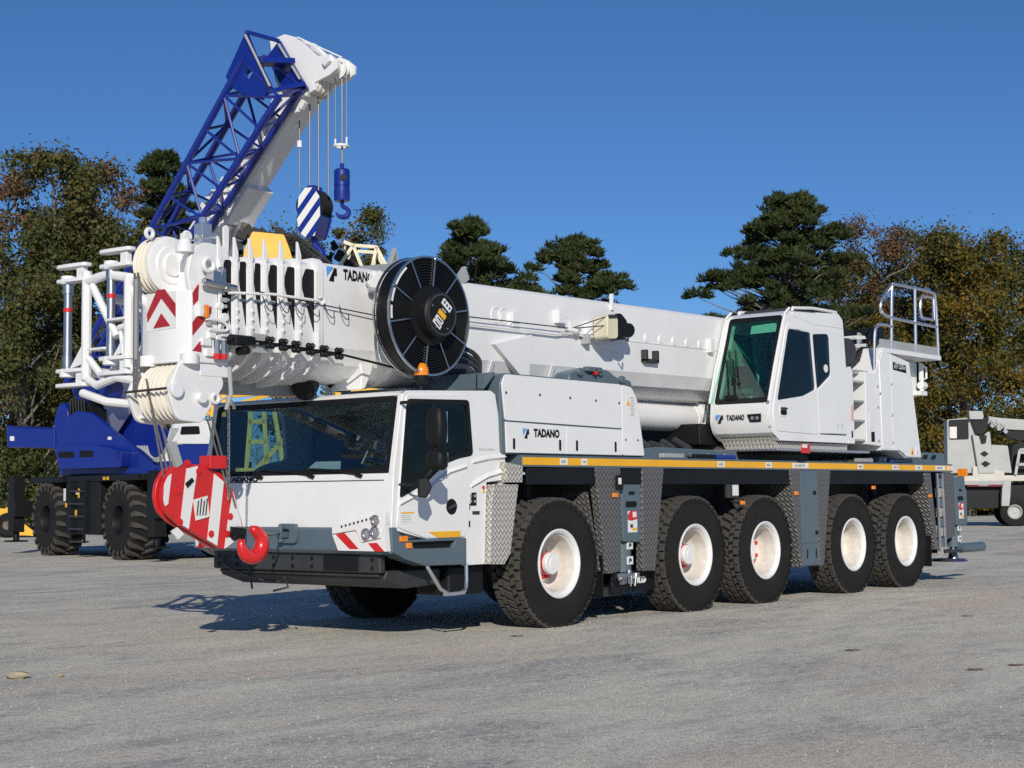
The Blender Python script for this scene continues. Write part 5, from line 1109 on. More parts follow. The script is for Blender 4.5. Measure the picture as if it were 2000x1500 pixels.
sup(MB().prism(rnd([(2.721,2.838),(2.769,3.024),(3.323,3.017),(3.357,2.831)], .04), SIDE(-1.28), -.01, .008)).build('cab_window', BLACK, rcab)
xq = (3.695,2.602)[0]
sup(MB().prism(rnd([(-1.24, 2.66), (-.40, 2.66), (-.42, 3.04), (-1.2, 3.04)], .04), ((xq - .04, 0, 0), (0, 1, 0), (-.18, 0, 1)), -.03, .03)).build('cab_window', BLACK, rcab)
sup(MB().prism([(3.652,1.764),(3.643,3.380),(3.993,3.482),(4.064,1.759)], SIDE(-1.2), -.8, 0)).build('machinery', BLACK, ss, .03)
# boom: pivot at the back, head up front
qa, qb = [(-0.879,3.980),(5.432,10.731)]
P0 = Vector((qa[0], 0, qa[1])); P1 = Vector((qb[0], 0, qb[1])); dB = (P1 - P0).normalized(); nB = Vector((dB.z, 0, -dB.x)); LB = (P1 - P0).length
def bseg(t0, t1, h0, h1, w):
    rings = []
    for t in (t0, t1):
        c = P0 + dB * t; pr = [(-w, -h0), (w, -h0), (w, h1 * .8), (w * .8, h1), (-w * .8, h1), (-w, h1 * .8)]
        rings.append([c + Vector((0, y, 0)) + nB * z for y, z in pr])
    return rings
tq = LB * .60
bo = sup(MB().loft(bseg(-1.6, tq, .40, .42, .47))).build('boom', WHITE2, rtc, .03)
for t0, t1, h0, h1, w in ((tq, tq + .4, .37, .39, .44), (tq + .4, tq + .8, .34, .36, .41), (tq + .8, LB, .31, .33, .38)):
    sup(MB().loft(bseg(t0, t1, h0, h1, w))).build('boom_section', WHITE2, bo, .02)
for k, t in enumerate((tq - .1, tq + .3, tq + .7)): sup(MB().loft(bseg(t, t + .12, .44 - k * .03, .46 - k * .03, .51 - k * .03))).build('section_collar', WHITE2, bo, .01)
sup(MB().prism([(2.559,8.448),(3.209,8.741),(3.783,8.734),(4.026,8.524),(3.524,8.000),(3.361,7.750),(3.031,7.784)], SIDE(-.43), -.86, 0)).build('cylinder_bracket', WHITE2, bo, .03)
c1, c0 = [(0.818,1.740),(3.393,7.868)]
cl0 = Vector((c0[0], 0, c0[1])); cl1 = Vector((c1[0], 0, c1[1]))
lc = sup(MB().cyl(cl1, cl1.lerp(cl0, .62), .20, n=24)).build('luffing_cylinder', WHITE2, rtc, ang=40)
sup(MB().cyl(cl1.lerp(cl0, .60), cl0, .14, n=20)).build('piston_rod', STEEL, lc, ang=40)
for k in range(12):
    q = P0 + dB * (LB * .35 + k * LB * .05) - nB * .10 + Vector((0, -.46, 0)); sup(MB().obox(q, .2, .12, .24, Matrix.Rotation(k, 3, 'Y')).tube([q, q + Vector((.1, -.1, .3)), q + dB * .5], .03, 6, smooth=1)).build('boom_fitting', WHITE, bo, .01)
HP = [(4.582,11.901),(5.042,11.980),(5.433,11.829),(6.048,11.298),(6.411,11.285),(6.621,11.110),(6.606,10.925),(6.410,10.816),(5.986,10.717),(5.432,10.446),(5.042,10.396),(4.742,10.982)]
HC = (sum(p[0] for p in HP) / len(HP), sum(p[1] for p in HP) / len(HP))
rh = sup(MB().prism(HP, SIDE(-.34), -.08, 0).prism(HP, SIDE(.26), -.08, 0).prism([(a * .88 + HC[0] * .12, b_ * .88 + HC[1] * .12) for a, b_ in HP], SIDE(-.262), -.52, 0)).build('boom_head', WHITE, bo, .015)
hx, hz_ = (5.772,10.727)
for k in range(4):
    sup(MB().lathe([(.03, -.05), (.26, -.05), (.22, 0), (.26, .05), (.03, .05)], (hx, -.24 + k * .14, hz_), (0, 1, 0), 24)).build('sheave', SHEAVE, rh, ang=30)
hx, hz_ = (6.411,11.027)
sup(MB().lathe([(.03, -.05), (.24, -.05), (.20, 0), (.24, .05), (.03, .05)], (hx, 0, hz_), (0, 1, 0), 24)).build('sheave', WHITE, rh, ang=30)
qa, qb = [(5.455,11.778),(6.641,11.179)]
b = MB().tube([(qa[0], -.36, qa[1] + .05), (qb[0], -.2, qb[1] + .02)], .02, 6)
for k, (x, z) in enumerate([(5.520,10.430),(5.627,10.238),(5.443,10.147),(5.750,10.513),(5.933,10.579),(5.597,10.513),(6.358,11.119),(5.365,10.335)]): b.obox((x, -.38, z), .16, .12, .2, Matrix.Rotation(k * .7, 3, 'Y'))
sup(b).build('head_fitting', WHITE2, rh, .01)
# ropes: straight down from the head
b = MB()
for (x, z1), z0, r_ in zip([(5.199,8.447),(5.508,8.458),(5.769,8.321),(6.058,8.194),(6.271,9.243),(6.465,8.670),(6.601,9.223)], [q[1] for q in [(5.199,10.433),(5.509,10.482),(5.771,10.525),(6.062,10.564),(6.275,10.861),(6.471,10.947),(6.606,11.042)]], (.016, .02, .02, .02, .010, .022, .010)):
    b.tube([(x, 0, z0), (x, 0, z1)], r_, 6)
sup(b).build('hoist_rope', ROPE, rtc)
(xa, za), (xb, zb_), (xc, zc) = [(6.271,9.255),(6.437,9.233),(6.601,9.211)]
sup(MB().lathe([(.13, -.025), (.18, -.025), (.18, .025), (.13, .025)], (xb, 0, za), (0, 0, 1), 20, True).tube([(xa, 0, za + .18), (xa, 0, za)], .022, 6).tube([(xc, 0, za + .18), (xc, 0, za)], .022, 6)).build('limit_weight', WHITE, rtc)
xa, za = (5.199,9.384)
sup(MB().cyl((xa, 0, za), (xa, 0, za + .15), .06, n=12)).build('limit_weight', WHITE, rtc)
# lattice jib stowed along the boom
A0, A1 = [Vector((a, -1.35, z)) for a, z in [(-1.122,4.150),(4.707,11.190)]]
B0, B1 = [Vector((a, -1.35, z)) for a, z in [(-0.066,4.101),(5.803,10.185)]]
E0, E1 = [Vector((a, -.55, z)) for a, z in [(-1.467,4.361),(4.677,11.471)]]
F0, F1 = [Vector((a, -.55, z)) for a, z in [(-0.270,4.427),(5.766,10.565)]]
jbm = MB()
for p, q in ((A0, A1), (B0, B1), (E0, E1), (F0, F1)): jbm.tube([p, q], .082, 8)
n = 10
for k in range(n + 1):
    t, t2 = k / n, (k + 1) / n
    a, bb, e, f_ = [p.lerp(q, t) for p, q in ((A0, A1), (B0, B1), (E0, E1), (F0, F1))]
    for u, v in ((a, bb), (a, e), (bb, f_), (e, f_)): jbm.tube([u, v], .034, 6)
    if k < n:
        a2, b2, e2, f2 = [p.lerp(q, t2) for p, q in ((A0, A1), (B0, B1), (E0, E1), (F0, F1))]
        for u, v in ((a, b2) if k % 2 else (bb, a2), (e, f2) if k % 2 else (f_, e2), (a, e2) if k % 2 else (e, a2), (bb, f2) if k % 2 else (f_, b2)): jbm.tube([u, v], .034, 6)
jib = sup(jbm).build('lattice_jib', BLUE, rtc)
for yv, Q in ((-1.35, [(4.799,11.854),(4.170,10.901),(4.457,10.551),(5.269,10.207),(5.575,10.449),(5.112,11.217)]), (-.55, [(5.069,11.785),(4.677,11.447),(5.180,10.619),(5.918,10.541),(5.612,10.964)])):
    cx = sum(p[0] for p in Q) / len(Q); cz = sum(p[1] for p in Q) / len(Q)
    sup(MB().prism(Q, SIDE(yv), -.08, .0, [circ(cx, cz, .12, 12), ])).build('jib_end_plate', BLUE, jib, .01)
qa, qb = [(4.799,11.831),(5.499,10.346)]; qc, qd = [(5.069,11.762),(5.766,10.647)]
sup(MB().bar((qa[0], -1.35, qa[1]), (qc[0], -.55, qc[1]), .08, .08).bar((qb[0], -1.35, qb[1]), (qd[0], -.55, qd[1]), .3, .10).bar(((qa[0] + qb[0]) / 2, -1.35, (qa[1] + qb[1]) / 2), ((qc[0] + qd[0]) / 2, -.55, (qc[1] + qd[1]) / 2), .45, .12)).build('jib_head', BLUE, jib, .01)
sup(MB().tube([(qa[0] + .05, -1.42, qa[1] - .1), (qb[0] + .1, -1.42, qb[1] + .1)], .03, 8)).build('strut', LGREY, jib)
sup(MB().tube([(qc[0] + .05, -.62, qc[1] - .1), (qd[0], -.62, qd[1] + .1)], .03, 8)).build('strut', LGREY, jib)
sup(MB().prism([(-1.689,4.321),(-0.125,4.332),(-0.245,3.844),(-1.120,3.693),(-1.533,3.898)], SIDE(-.75), -.4, 0)).build('jib_foot', BLUE, jib, .02)

# hook block and single line hook of the blue crane
hb2 = thing('hook_block', 'blue hook block with white diagonal stripes hung on ropes under the raised boom', 'hook block', (11.473,14.221,7.184), R(290))
P = rnd([(-.25, .15), (-.30, .45), (-.27, .95), (-.15, 1.17), (.12, 1.17), (.27, .95), (.29, .5), (.15, .05), (-.08, .02)], .05)
for y in (-.30, .26): MB().prism(P, SIDE(y), -.04, 0).build('cheek_plate', BLUE, hb2, .01)
MB().prism([(x * .9, z) for x, z in P], SIDE(-.26), -.50, 0).build('block_body', BLUE, hb2, .01)
Pc = [(-.25, .15), (-.30, .45), (-.27, .95), (-.15, 1.17), (.12, 1.17), (.27, .95), (.29, .5), (.15, .05), (-.08, .02)][::-1]
hp_ = []
for i in range(len(Pc)):
    p, q = Pc[i], Pc[(i + 1) % len(Pc)]; nx, nz = (q[1] - p[1]), -(q[0] - p[0]); ln = math.hypot(nx, nz); hp_.append((nx / ln, nz / ln, (nx * p[0] + nz * p[1]) / ln - .01))
ar_ = sum(Pc[i][0] * Pc[(i + 1) % len(Pc)][1] - Pc[(i + 1) % len(Pc)][0] * Pc[i][1] for i in range(len(Pc)))
if ar_ < 0: hp_ = [(-a, -b_, -c_ - .02) for a, b_, c_ in hp_]
for c0 in (-.30, .15, .60, 1.05):
    s = clip([(-.5, c0 - .5 * 1.25), (.5, c0 + .5 * 1.25), (.5, c0 + .5 * 1.25 + .24), (-.5, c0 - .5 * 1.25 + .24)], hp_)
    if len(s) > 2: plate('white_stripe', s, SIDE(-.30), .01, WDECAL, hb2, off=.006)
for k in range(4): MB().lathe([(.05, -.04), (.36, -.04), (.32, 0), (.36, .04), (.05, .04)], (0, -.19 + k * .12, .78), (0, 1, 0), 28).build('sheave', BLACK, hb2)
MB().box(-.1, .1, -.2, .2, 1.12, 1.24).build('top_box', BLUE, hb2, .02)
MB().tube([(0, 0, .1), (0, 0, -.12), (.15, 0, -.22), (.2, 0, -.4), (.08, 0, -.55), (-.10, 0, -.52), (-.16, 0, -.4)], [.09, .08, .08, .09, .1, .08, .03], 10, smooth=2).build('hook', BLUE, hb2)
hb3 = thing('overhaul_hook', 'small blue barrel weight with hook on a single line beside the striped block', 'hook', (11.543,13.421,7.800))
MB().lathe([(1e-4, .20), (.17, .20), (.18, .25), (.18, .50), (.165, .51), (.165, .53), (.18, .54), (.18, .88), (.15, .92), (1e-4, .92)], (0, 0, 0), (0, 0, 1), 24).cyl((0, 0, .9), (0, 0, 1.05), .05, n=10).build('barrel', BLUE, hb3, ang=35)
MB().lathe([(1e-4, 0), (.07, 0), (.075, .012), (1e-4, .012)], (-.115, -.145, .70), (-.62, -.78, 0), 20).build('eye_hole', BLACK, hb3)
MB().tube([(0, 0, .22), (0, 0, .08), (.10, -.08, .03), (.13, -.1, -.08), (.05, -.04, -.17), (-.07, .05, -.15), (-.11, .08, -.06)], [.05, .05, .05, .06, .065, .05, .02], 10, smooth=2).build('hook', BLUE, hb3)

# ================================================================ machines farther back
ox, oy, az = (9.131,12.388,0.8188)
yc = thing('yellow_crane', 'yellow machine with lattice legs partly hidden behind the white boom', 'crane', (ox, oy, 0), az - math.pi / 2)
# local frame: x to the right as seen, y away, z up
V_ = lambda q: q
b = MB().prism(rnd([(-1.018,6.458),(-0.852,6.823),(-0.212,6.767),(-0.096,6.468),(0.104,5.743),(-1.100,5.732)], .04), SIDE(-.4), -.8, 0)
b.build('winch_housing', YPAINT, yc, .02)
b = MB()
rq = random.Random(5)
for k in range(26):
    x = -1.15 + rq.random() * 1.2; z = 6.35 + rq.random() * .75 - abs(x + .65) * .5
    b.obox((x, .1 + rq.random() * .5, z), .1 + rq.random() * .25, .2, .06 + rq.random() * .12, Matrix.Rotation(rq.random() * 3, 3, 'Y'))
for k in range(10):
    x = -1.1 + rq.random() * .6; b.tube([(x, .15, 6.3), (x + .2, .1, 6.6 + rq.random() * .3), (x + .6, .1, 6.85), (x + .9, .15, 6.5)], .035, 6, smooth=2)
b.bar((-.15, .2, 6.9), (.9, .2, 6.0), .06, .07).bar((-.05, .3, 6.95), (1.1, .3, 6.0), .05, .05)
for k in range(16): b.tube([(-.2 + .07 * k, .1, 6.75 - .05 * k), (-.1 + .07 * k, .1, 6.9 - .055 * k), (.05 + .07 * k, .1, 6.5 - .06 * k)], .03, 6, smooth=1)
b.build('machinery', BLACK, yc)
MB().box(-.55, .35, -.2, .9, 3.5, 6.2).build('mast', YPAINT, yc, .02)
MB().box(.8, 1.7, -.9, .5, 3.1, 3.62).build('deck_block', YPAINT, yc, .05)
MB().box(-1.2, 2.8, -.5, 2.2, .95, 1.30).build('carrier_frame', YPAINT, yc, .03)
for x in (-.7, 2.1):
    for y in (-.45, 2.1):
        w = MB().lathe([(.25, -.22), (.45, -.25), (.62, -.2), (.66, 0), (.62, .2), (.45, .25), (.25, .22)], (x, y, .66), (0, 1, 0), 28).build('wheel', RUB, yc)
lt = MB()
def leg(x0, x1, z0, z1, w=.085):
    lt.bar((x0, -1.0, z0), (x1, -1.0, z1), w, w)
for x0 in (-.95, .30):
    leg(x0, x0 + .10, 1.9, 3.2); leg(x0 + .42, x0 + .34, 1.9, 3.2); leg(x0 + .2, x0 + .75, 1.95, 2.55); leg(x0 + .05, x0 + .4, 2.5, 2.5); leg(x0 + .05, x0 + .38, 2.9, 2.9)
    leg(x0 - .2, x0 + .8, 1.92, 1.92, .11); leg(x0 - .25, x0 + .85, 1.62, 1.62, .11); leg(x0 + .1, x0 - .05, 1.6, .9); leg(x0 + .35, x0 + .55, 1.6, .9); leg(x0 + .55, x0 + .75, 3.1, 1.95)
lt.build('lattice_leg', YLINE, yc)
b = MB().bar((-1.62, -.8, 3.0), (-1.60, -.8, 3.58), .10, .10).bar((-1.40, -.8, 3.0), (-1.40, -.8, 3.5), .10, .10).bar((-1.8, -.8, 3.40), (-.4, -.3, 3.55), .10, .12).bar((-1.9, -.8, 3.02), (-.4, -.3, 3.52), .08, .08)
b.build('guard_frame', YPAINT, yc, .01)
ox, oy, az = (18.043,19.054,0.7744)
lc_ = thing('lattice_crane', 'cream lattice gantry with dark winch standing behind the telescopic boom sections', 'crane', (ox, oy, 0), az - math.pi / 2)
b = MB(); ch_ = [(-0.590,8.376),(0.628,7.606),(-1.044,7.200),(0.087,7.203),(-0.335,8.277),(0.303,8.237)]
g0, g1, g2, g3, g4, g5 = [Vector((a, 0, z)) for a, z in ch_]
for y in (-.5, .5):
    o_ = Vector((0, y, 0))
    for p, q in ((g4, g5), (g5, g1), (g4, g2), (g1, g3), (g5, g3), (g4, g3), (g0, g4)): b.bar(p + o_, q + o_, .09, .09)
    for p in (g2, g1): b.bar(p + o_, Vector((p.x, y, 1.2)), .14, .14)
for p in (g4, g5, g1): b.bar(p + Vector((0, -.5, 0)), p + Vector((0, .5, 0)), .08, .08)
b.build('gantry', CREAM, lc_)
MB().prism([(a, z) for a, z in [(-0.832,7.487),(-0.364,7.990),(0.300,7.204),(-1.044,7.129)]], SIDE(-.2), -.4, 0).build('mast_panel', CREAM, lc_, .02)
b = MB()
for k in range(20): b.obox((g0.x - .45 + rq.random() * .75, -.3, g0.z - .85 + rq.random() * .8), .12 + rq.random() * .22, .3, .08 + rq.random() * .14, Matrix.Rotation(rq.random() * 3, 3, 'Y'))
b.build('winch', BLACK, lc_)
MB().box(-2.2, 1.8, -1.2, 1.2, .9, 2.0).build('machine_house', CREAM, lc_, .03)
for y in (-1.3, 1.3): MB().prism(rrect(-2.4, .0, 2.2, .9, .4, 6), SIDE(y - .3), -.6, 0).build('crawler_track', DARK, lc_)

# grey truck crane at the right edge
ox, oy, az = (47.578,13.512,0.3922)
tc_ = thing('truck_crane', 'pale grey truck crane at the far right with its boom lowered', 'truck crane', (ox, oy, 0), az - math.pi / 2 + .10)
q = lambda s: s
tcab = MB().prism(rnd([(-1.597,4.200),(-0.785,4.264),(-0.490,4.257),(-0.415,2.071),(-1.635,2.087)], .06), SIDE(-1.1), -1.6, 0).build('operator_cab', TRUCKG, tc_, .03)
plate('cab_window', rnd([(-1.538,4.178),(-0.787,4.202),(-0.789,3.404),(-1.540,3.398)], .08), SIDE(-1.1), .02, BLACK, tcab, off=.012)
plate('window_notice', [(-1.506,3.910),(-1.229,3.904),(-1.242,3.453),(-1.518,3.459)], SIDE(-1.1), .01, PAPER, tcab, off=.018)
MB().prism([(-0.778,4.510),(-0.267,4.498),(-0.214,4.292),(-0.257,4.170),(-0.748,4.181)], SIDE(-1.35), -.7, 0).build('mast_head', TRUCKG, tc_, .02)
MB().prism([(-0.708,4.180),(-0.020,4.247),(-0.093,3.758),(-0.294,3.558),(-0.528,3.603)], SIDE(-1.25), -.5, 0).build('mast_pivot', BLACK, tc_, .02)
tm = MB().prism([(-0.666,3.606),(-0.530,3.542),(-0.296,3.497),(-0.095,3.676),(0.003,3.675),(0.112,2.064),(-0.474,2.072)], SIDE(-1.3), -.5, 0).build('mast', TRUCKG, tc_, .02)
for P in ([(-0.413,2.825),(-0.233,2.945),(-0.061,2.820),(-0.240,2.700)], [(-0.385,2.438),(-0.205,2.557),(-0.014,2.432),(-0.213,2.293)]): plate('diamond_hole', rnd(P, .03), SIDE(-1.3), .02, BLACK, tm, off=.006)
plate('opening', rnd([(-0.431,3.561),(-0.118,3.554),(-0.167,3.229),(-0.344,3.191)], .05), SIDE(-1.3), .02, BLACK, tm, off=.006)
b = MB().prism([(-0.018,4.308),(0.371,4.238),(3.153,3.973),(3.142,3.611),(0.357,3.790),(0.070,3.959)], SIDE(-1.0), -.7, 0); b.build('boom', TRUCKG, tc_, .02)
MB().prism([(0.357,3.769),(3.141,3.591),(3.130,3.250),(1.120,3.327),(0.449,3.584)], SIDE(-.9), -.5, 0).build('boom_underside', BLACK, tc_, .01)
b = MB()
for k in range(10): b.obox(((-0.119,4.208)[0] + .08 * k, -1.1, 4.05 - .04 * k + .1 * (k % 3)), .16, .2, .14, Matrix.Rotation(k * .8, 3, 'Y'))
b.build('boom_head', LGREY, tc_, .01)
MB().prism([(0.047,3.184),(0.669,3.133),(0.792,2.056),(0.055,2.126)], SIDE(-1.2), -.8, 0).build('winch_cover', TRUCKG, tc_, .03)
MB().prism([(0.864,3.170),(1.333,3.323),(2.561,3.301),(2.514,1.833),(0.750,1.955)], SIDE(-.8), -.8, 0).build('machinery', BLACK, tc_, .03)
dk = MB().box(-1.8, 6.0, -1.25, 1.25, 1.75, 1.98).prism([(-0.682,2.340),(-0.368,2.335),(0.503,2.120),(0.498,1.958),(-0.692,1.973)], SIDE(-1.25), -1.5, 0).build('deck', mat('faded_cream_paint', (.60, .58, .50), .6, var=.1), tc_, .02)
MB().box(-1.8, .55, -1.27, -1.25, 1.62, 1.78).build('deck_edge', LGREY, tc_)
MB().box(-1.7, 6.0, -.9, .9, .7, 1.7).build('carrier_frame', BLACK, tc_, .02)
pl = plate('lamp_panel', [(-0.896,1.731),(0.433,1.716),(0.428,1.554),(-0.900,1.568)], SIDE(-1.2), .02, DRED, tc_)
plate('number_plate', [(-0.484,1.706),(-0.113,1.701),(-0.116,1.580),(-0.488,1.584)], SIDE(-1.2), .02, WDECAL, pl, off=.01)
MB().prism([(0.455,1.796),(0.747,1.834),(0.686,1.106),(0.638,0.783),(0.347,0.785),(0.386,1.432)], SIDE(-1.3), -.4, 0).build('outrigger', TRUCKG, tc_, .02)
b = MB()
for p_, q_ in zip([(0.906,1.994),(1.090,2.963),(0.957,2.398),(1.126,2.861)], [(1.090,2.963),(1.593,2.995),(1.574,2.389),(1.587,2.813)]): b.bar((p_[0], -1.3, p_[1]), (q_[0], -1.3, q_[1]), .1, .1)
b.build('ladder', TRUCKG, tc_)
WT = MB().lathe([(.28, -.16), (.40, -.18), (.54, -.14), (.56, 0), (.54, .14), (.40, .18), (.28, .16)], (0, 0, 0), (0, 1, 0), 28).mesh('wheel', [RUB])
WRm = MB().lathe([(.29, -.15), (.25, -.16), (.22, -.05), (.08, -.03), (1e-4, -.06)], (0, 0, 0), (0, 1, 0), 24).mesh('rim', [TRUCKG])
for x in (.85, 1.95, 5.0):
    for y in (-1.1, 1.1):
        w = bpy.data.objects.new('wheel', WT); col.objects.link(w); w.parent = tc_; w.location = (x, y, .56)
        o = bpy.data.objects.new('rim', WRm); col.objects.link(o); o.parent = w

# yellow loader and a white pickup glimpsed at the left edge
ox, oy, az = (20.010,40.507,1.0015)
lo_ = thing('wheel_loader', 'small yellow wheel loader half cut off by the left edge of the picture', 'loader', (ox, oy, 0), az - math.pi / 2)
MB().prism([(-1.5, .5), (-1.5, 1.3), (-.2, 1.4), (.2, 1.1), (1.0, 1.05), (1.05, .6)], SIDE(-.6), -1.2, 0).prism([(.5, .9), (1.15, .35), (1.25, .5), (.7, 1.15)], SIDE(-.4), -.12, 0).build('body', YPAINT, lo_, .05)
MB().prism([(-.9, 1.35), (-.8, 2.2), (-.1, 2.2), (0.05, 1.35)], SIDE(-.5), -1., 0).build('cab', BLACK, lo_, .04)
MB().prism([(1.0, .1), (1.0, .55), (1.2, .6), (1.75, .15), (1.7, .05)], SIDE(-.8), -1.6, 0).build('bucket', YPAINT, lo_, .02)
for x in (-.9, .75):
    for y in (-.65, .65): MB().lathe([(.2, -.15), (.38, -.18), (.46, 0), (.38, .18), (.2, .15)], (x, y, .46), (0, 1, 0), 24).build('wheel', RUB, lo_)

# ================================================================ trees
def leaf_mat(name, stops, rough=.6, tl=.25, ns=.35):
    m, nt, b = node_mat(name); N = nt.nodes; L = nt.links
    ge = N.new('ShaderNodeNewGeometry'); tc = N.new('ShaderNodeTexCoord'); n = N.new('ShaderNodeTexNoise'); n.inputs['Scale'].default_value = ns; n.inputs['Detail'].default_value = 3
    L.new(tc.outputs['Object'], n.inputs['Vector'])
    mr = N.new('ShaderNodeMapRange'); mr.inputs[1].default_value = .3; mr.inputs[2].default_value = .7; L.new(n.outputs['Fac'], mr.inputs[0])
    a = N.new('ShaderNodeMath'); a.operation = 'MULTIPLY_ADD'; a.inputs[1].default_value = .5; L.new(ge.outputs['Random Per Island'], a.inputs[0])
    h = N.new('ShaderNodeMath'); h.operation = 'MULTIPLY'; h.inputs[1].default_value = .5; L.new(mr.outputs[0], h.inputs[0]); L.new(h.outputs[0], a.inputs[2])
    r = N.new('ShaderNodeValToRGB'); cr = r.color_ramp
    while len(cr.elements) < len(stops): cr.elements.new(.5)
    for e, (p, c) in zip(cr.elements, stops): e.position = p; e.color = (*c, 1)
    L.new(a.outputs[0], r.inputs['Fac']); L.new(r.outputs['Color'], b.inputs['Base Color']); b.inputs['Roughness'].default_value = rough; b.inputs['Specular IOR Level'].default_value = .25
    if tl:
        t = N.new('ShaderNodeBsdfTranslucent'); L.new(r.outputs['Color'], t.inputs['Color']); mx = N.new('ShaderNodeMixShader'); mx.inputs[0].default_value = tl
        L.new(b.outputs[0], mx.inputs[1]); L.new(t.outputs[0], mx.inputs[2]); L.new(mx.outputs[0], N['Material Output'].inputs[0])
    return m
OAK = leaf_mat('oak_leaves', [(.0, (.028, .044, .011)), (.45, (.080, .098, .026)), (.78, (.135, .112, .038)), (1., (.23, .13, .06))])
RUST = leaf_mat('rust_leaves', [(.0, (.042, .048, .017)), (.35, (.10, .085, .034)), (.7, (.19, .105, .055)), (1., (.28, .14, .085))])
GOLD = leaf_mat('golden_leaves', [(.0, (.036, .050, .012)), (.42, (.090, .092, .020)), (.70, (.20, .13, .018)), (1., (.38, .17, .018))], ns=.28)
PINE = leaf_mat('pine_needles', [(.0, (.016, .028, .010)), (.5, (.042, .060, .019)), (.85, (.080, .095, .030)), (1., (.12, .10, .04))], tl=.15)
BARK = mat('bark', (.19, .165, .14), .9, var=.35, scale=8, bump=.6, bscale=14)
def quads_mesh(name, V, m, k=4):
    me = bpy.data.meshes.new(name); n = len(V) // k
    me.vertices.add(len(V)); me.vertices.foreach_set('co', V.astype(np.float32).ravel()); me.loops.add(n * k); me.loops.foreach_set('vertex_index', np.arange(n * k, dtype=np.int32))
    me.polygons.add(n); me.polygons.foreach_set('loop_start', np.arange(0, n * k, k, dtype=np.int32)); me.polygons.foreach_set('loop_total', np.full(n, k, np.int32)); me.materials.append(m); me.update(); me.validate(); return me
def leaves(C, size, up_bias=.3, out=None):
    n = len(C); nrm = rng.normal(size=(n, 3)) * .62
    if out is not None: nrm += out / (np.linalg.norm(out, axis=1)[:, None] + 1e-6) * .9
    nrm[:, 2] += up_bias; nrm /= np.linalg.norm(nrm, axis=1)[:, None]
    t = rng.normal(size=(n, 3)); u = np.cross(nrm, t); u /= np.linalg.norm(u, axis=1)[:, None]; v = np.cross(nrm, u)
    s = (size * rng.uniform(.55, 1.4, n))[:, None]; w = s * rng.uniform(.45, .8, n)[:, None]
    return np.stack([C - u * s, C + v * w + nrm * s * .15, C + u * s, C - v * w + nrm * s * .15], 1).reshape(-1, 3)
def limb(b, pts, r0, r1, n=6): b.tube(pts, [r0 + (r1 - r0) * i / (len(pts) - 1) for i in range(len(pts))], n)
def wig(p, q, n, k):
    p, q = np.array(p), np.array(q); out = [p + (q - p) * i / n + (rng.normal(size=3) * k if 0 < i < n else 0) for i in range(n + 1)]; return [tuple(o) for o in out]
GRP = 'trees standing behind the gravel lot'
def deciduous(x, y, H, cr, label, m, nleaf=9000, zlow=.25, size=.17, sparse=1., shape=1., nclump=70, dens=2.2):
    t = thing('broadleaf_tree', label, 'tree', (x, y, 0), 0, GRP); b = MB()
    top = np.array([rng.normal() * .4, rng.normal() * .4, H * .9]); limb(b, wig((0, 0, -.1), top, 7, .18), H * .018 + .05, .04, 8)
    cl = []
    nclump = int(nclump * 1.0)
    for i in range(nclump):
        f = rng.uniform(zlow, .98); prof_ = (math.sin(math.pi * min(1, ((f - zlow) / (1.04 - zlow)) ** shape * .92 + .06))) ** .6
        a = rng.uniform(0, 2 * math.pi); rr = cr * prof_ * math.sqrt(rng.uniform(.05, 1)) * (1.12 if i % 7 == 0 else 1); c = np.array([rr * math.cos(a), rr * math.sin(a), H * f]); cl.append(c)
        if i % 2 == 0 or i % 7 == 0 or i % 9 == 0:
            z0 = max(.15 * H, c[2] - rr * rng.uniform(.5, 1.0) - .5); base = top * (z0 / (H * .9)); limb(b, wig(base, c, 4, .15), .05 + .012 * rr, .012, 5)
    tr = b.build('trunk', BARK, t)
    nleaf = int(nleaf * dens * 1.35); size *= .49
    cl = np.array(cl); w = rng.uniform(.3, 1.6, len(cl)) ** 1.4; idx = rng.choice(len(cl), nleaf, p=w / w.sum())
    sg = ((cr * .075 + .16) * sparse * np.exp(rng.normal(size=len(cl)) * .3))[idx][:, None]; off = rng.normal(size=(nleaf, 3)) * sg * np.array([1, 1, .75]); C_ = cl[idx] + off
    ok = C_[:, 2] > .3; o = bpy.data.objects.new('crown', quads_mesh('crown', leaves(C_[ok], size, .25, off[ok]), m)); col.objects.link(o); o.parent = t
    return t
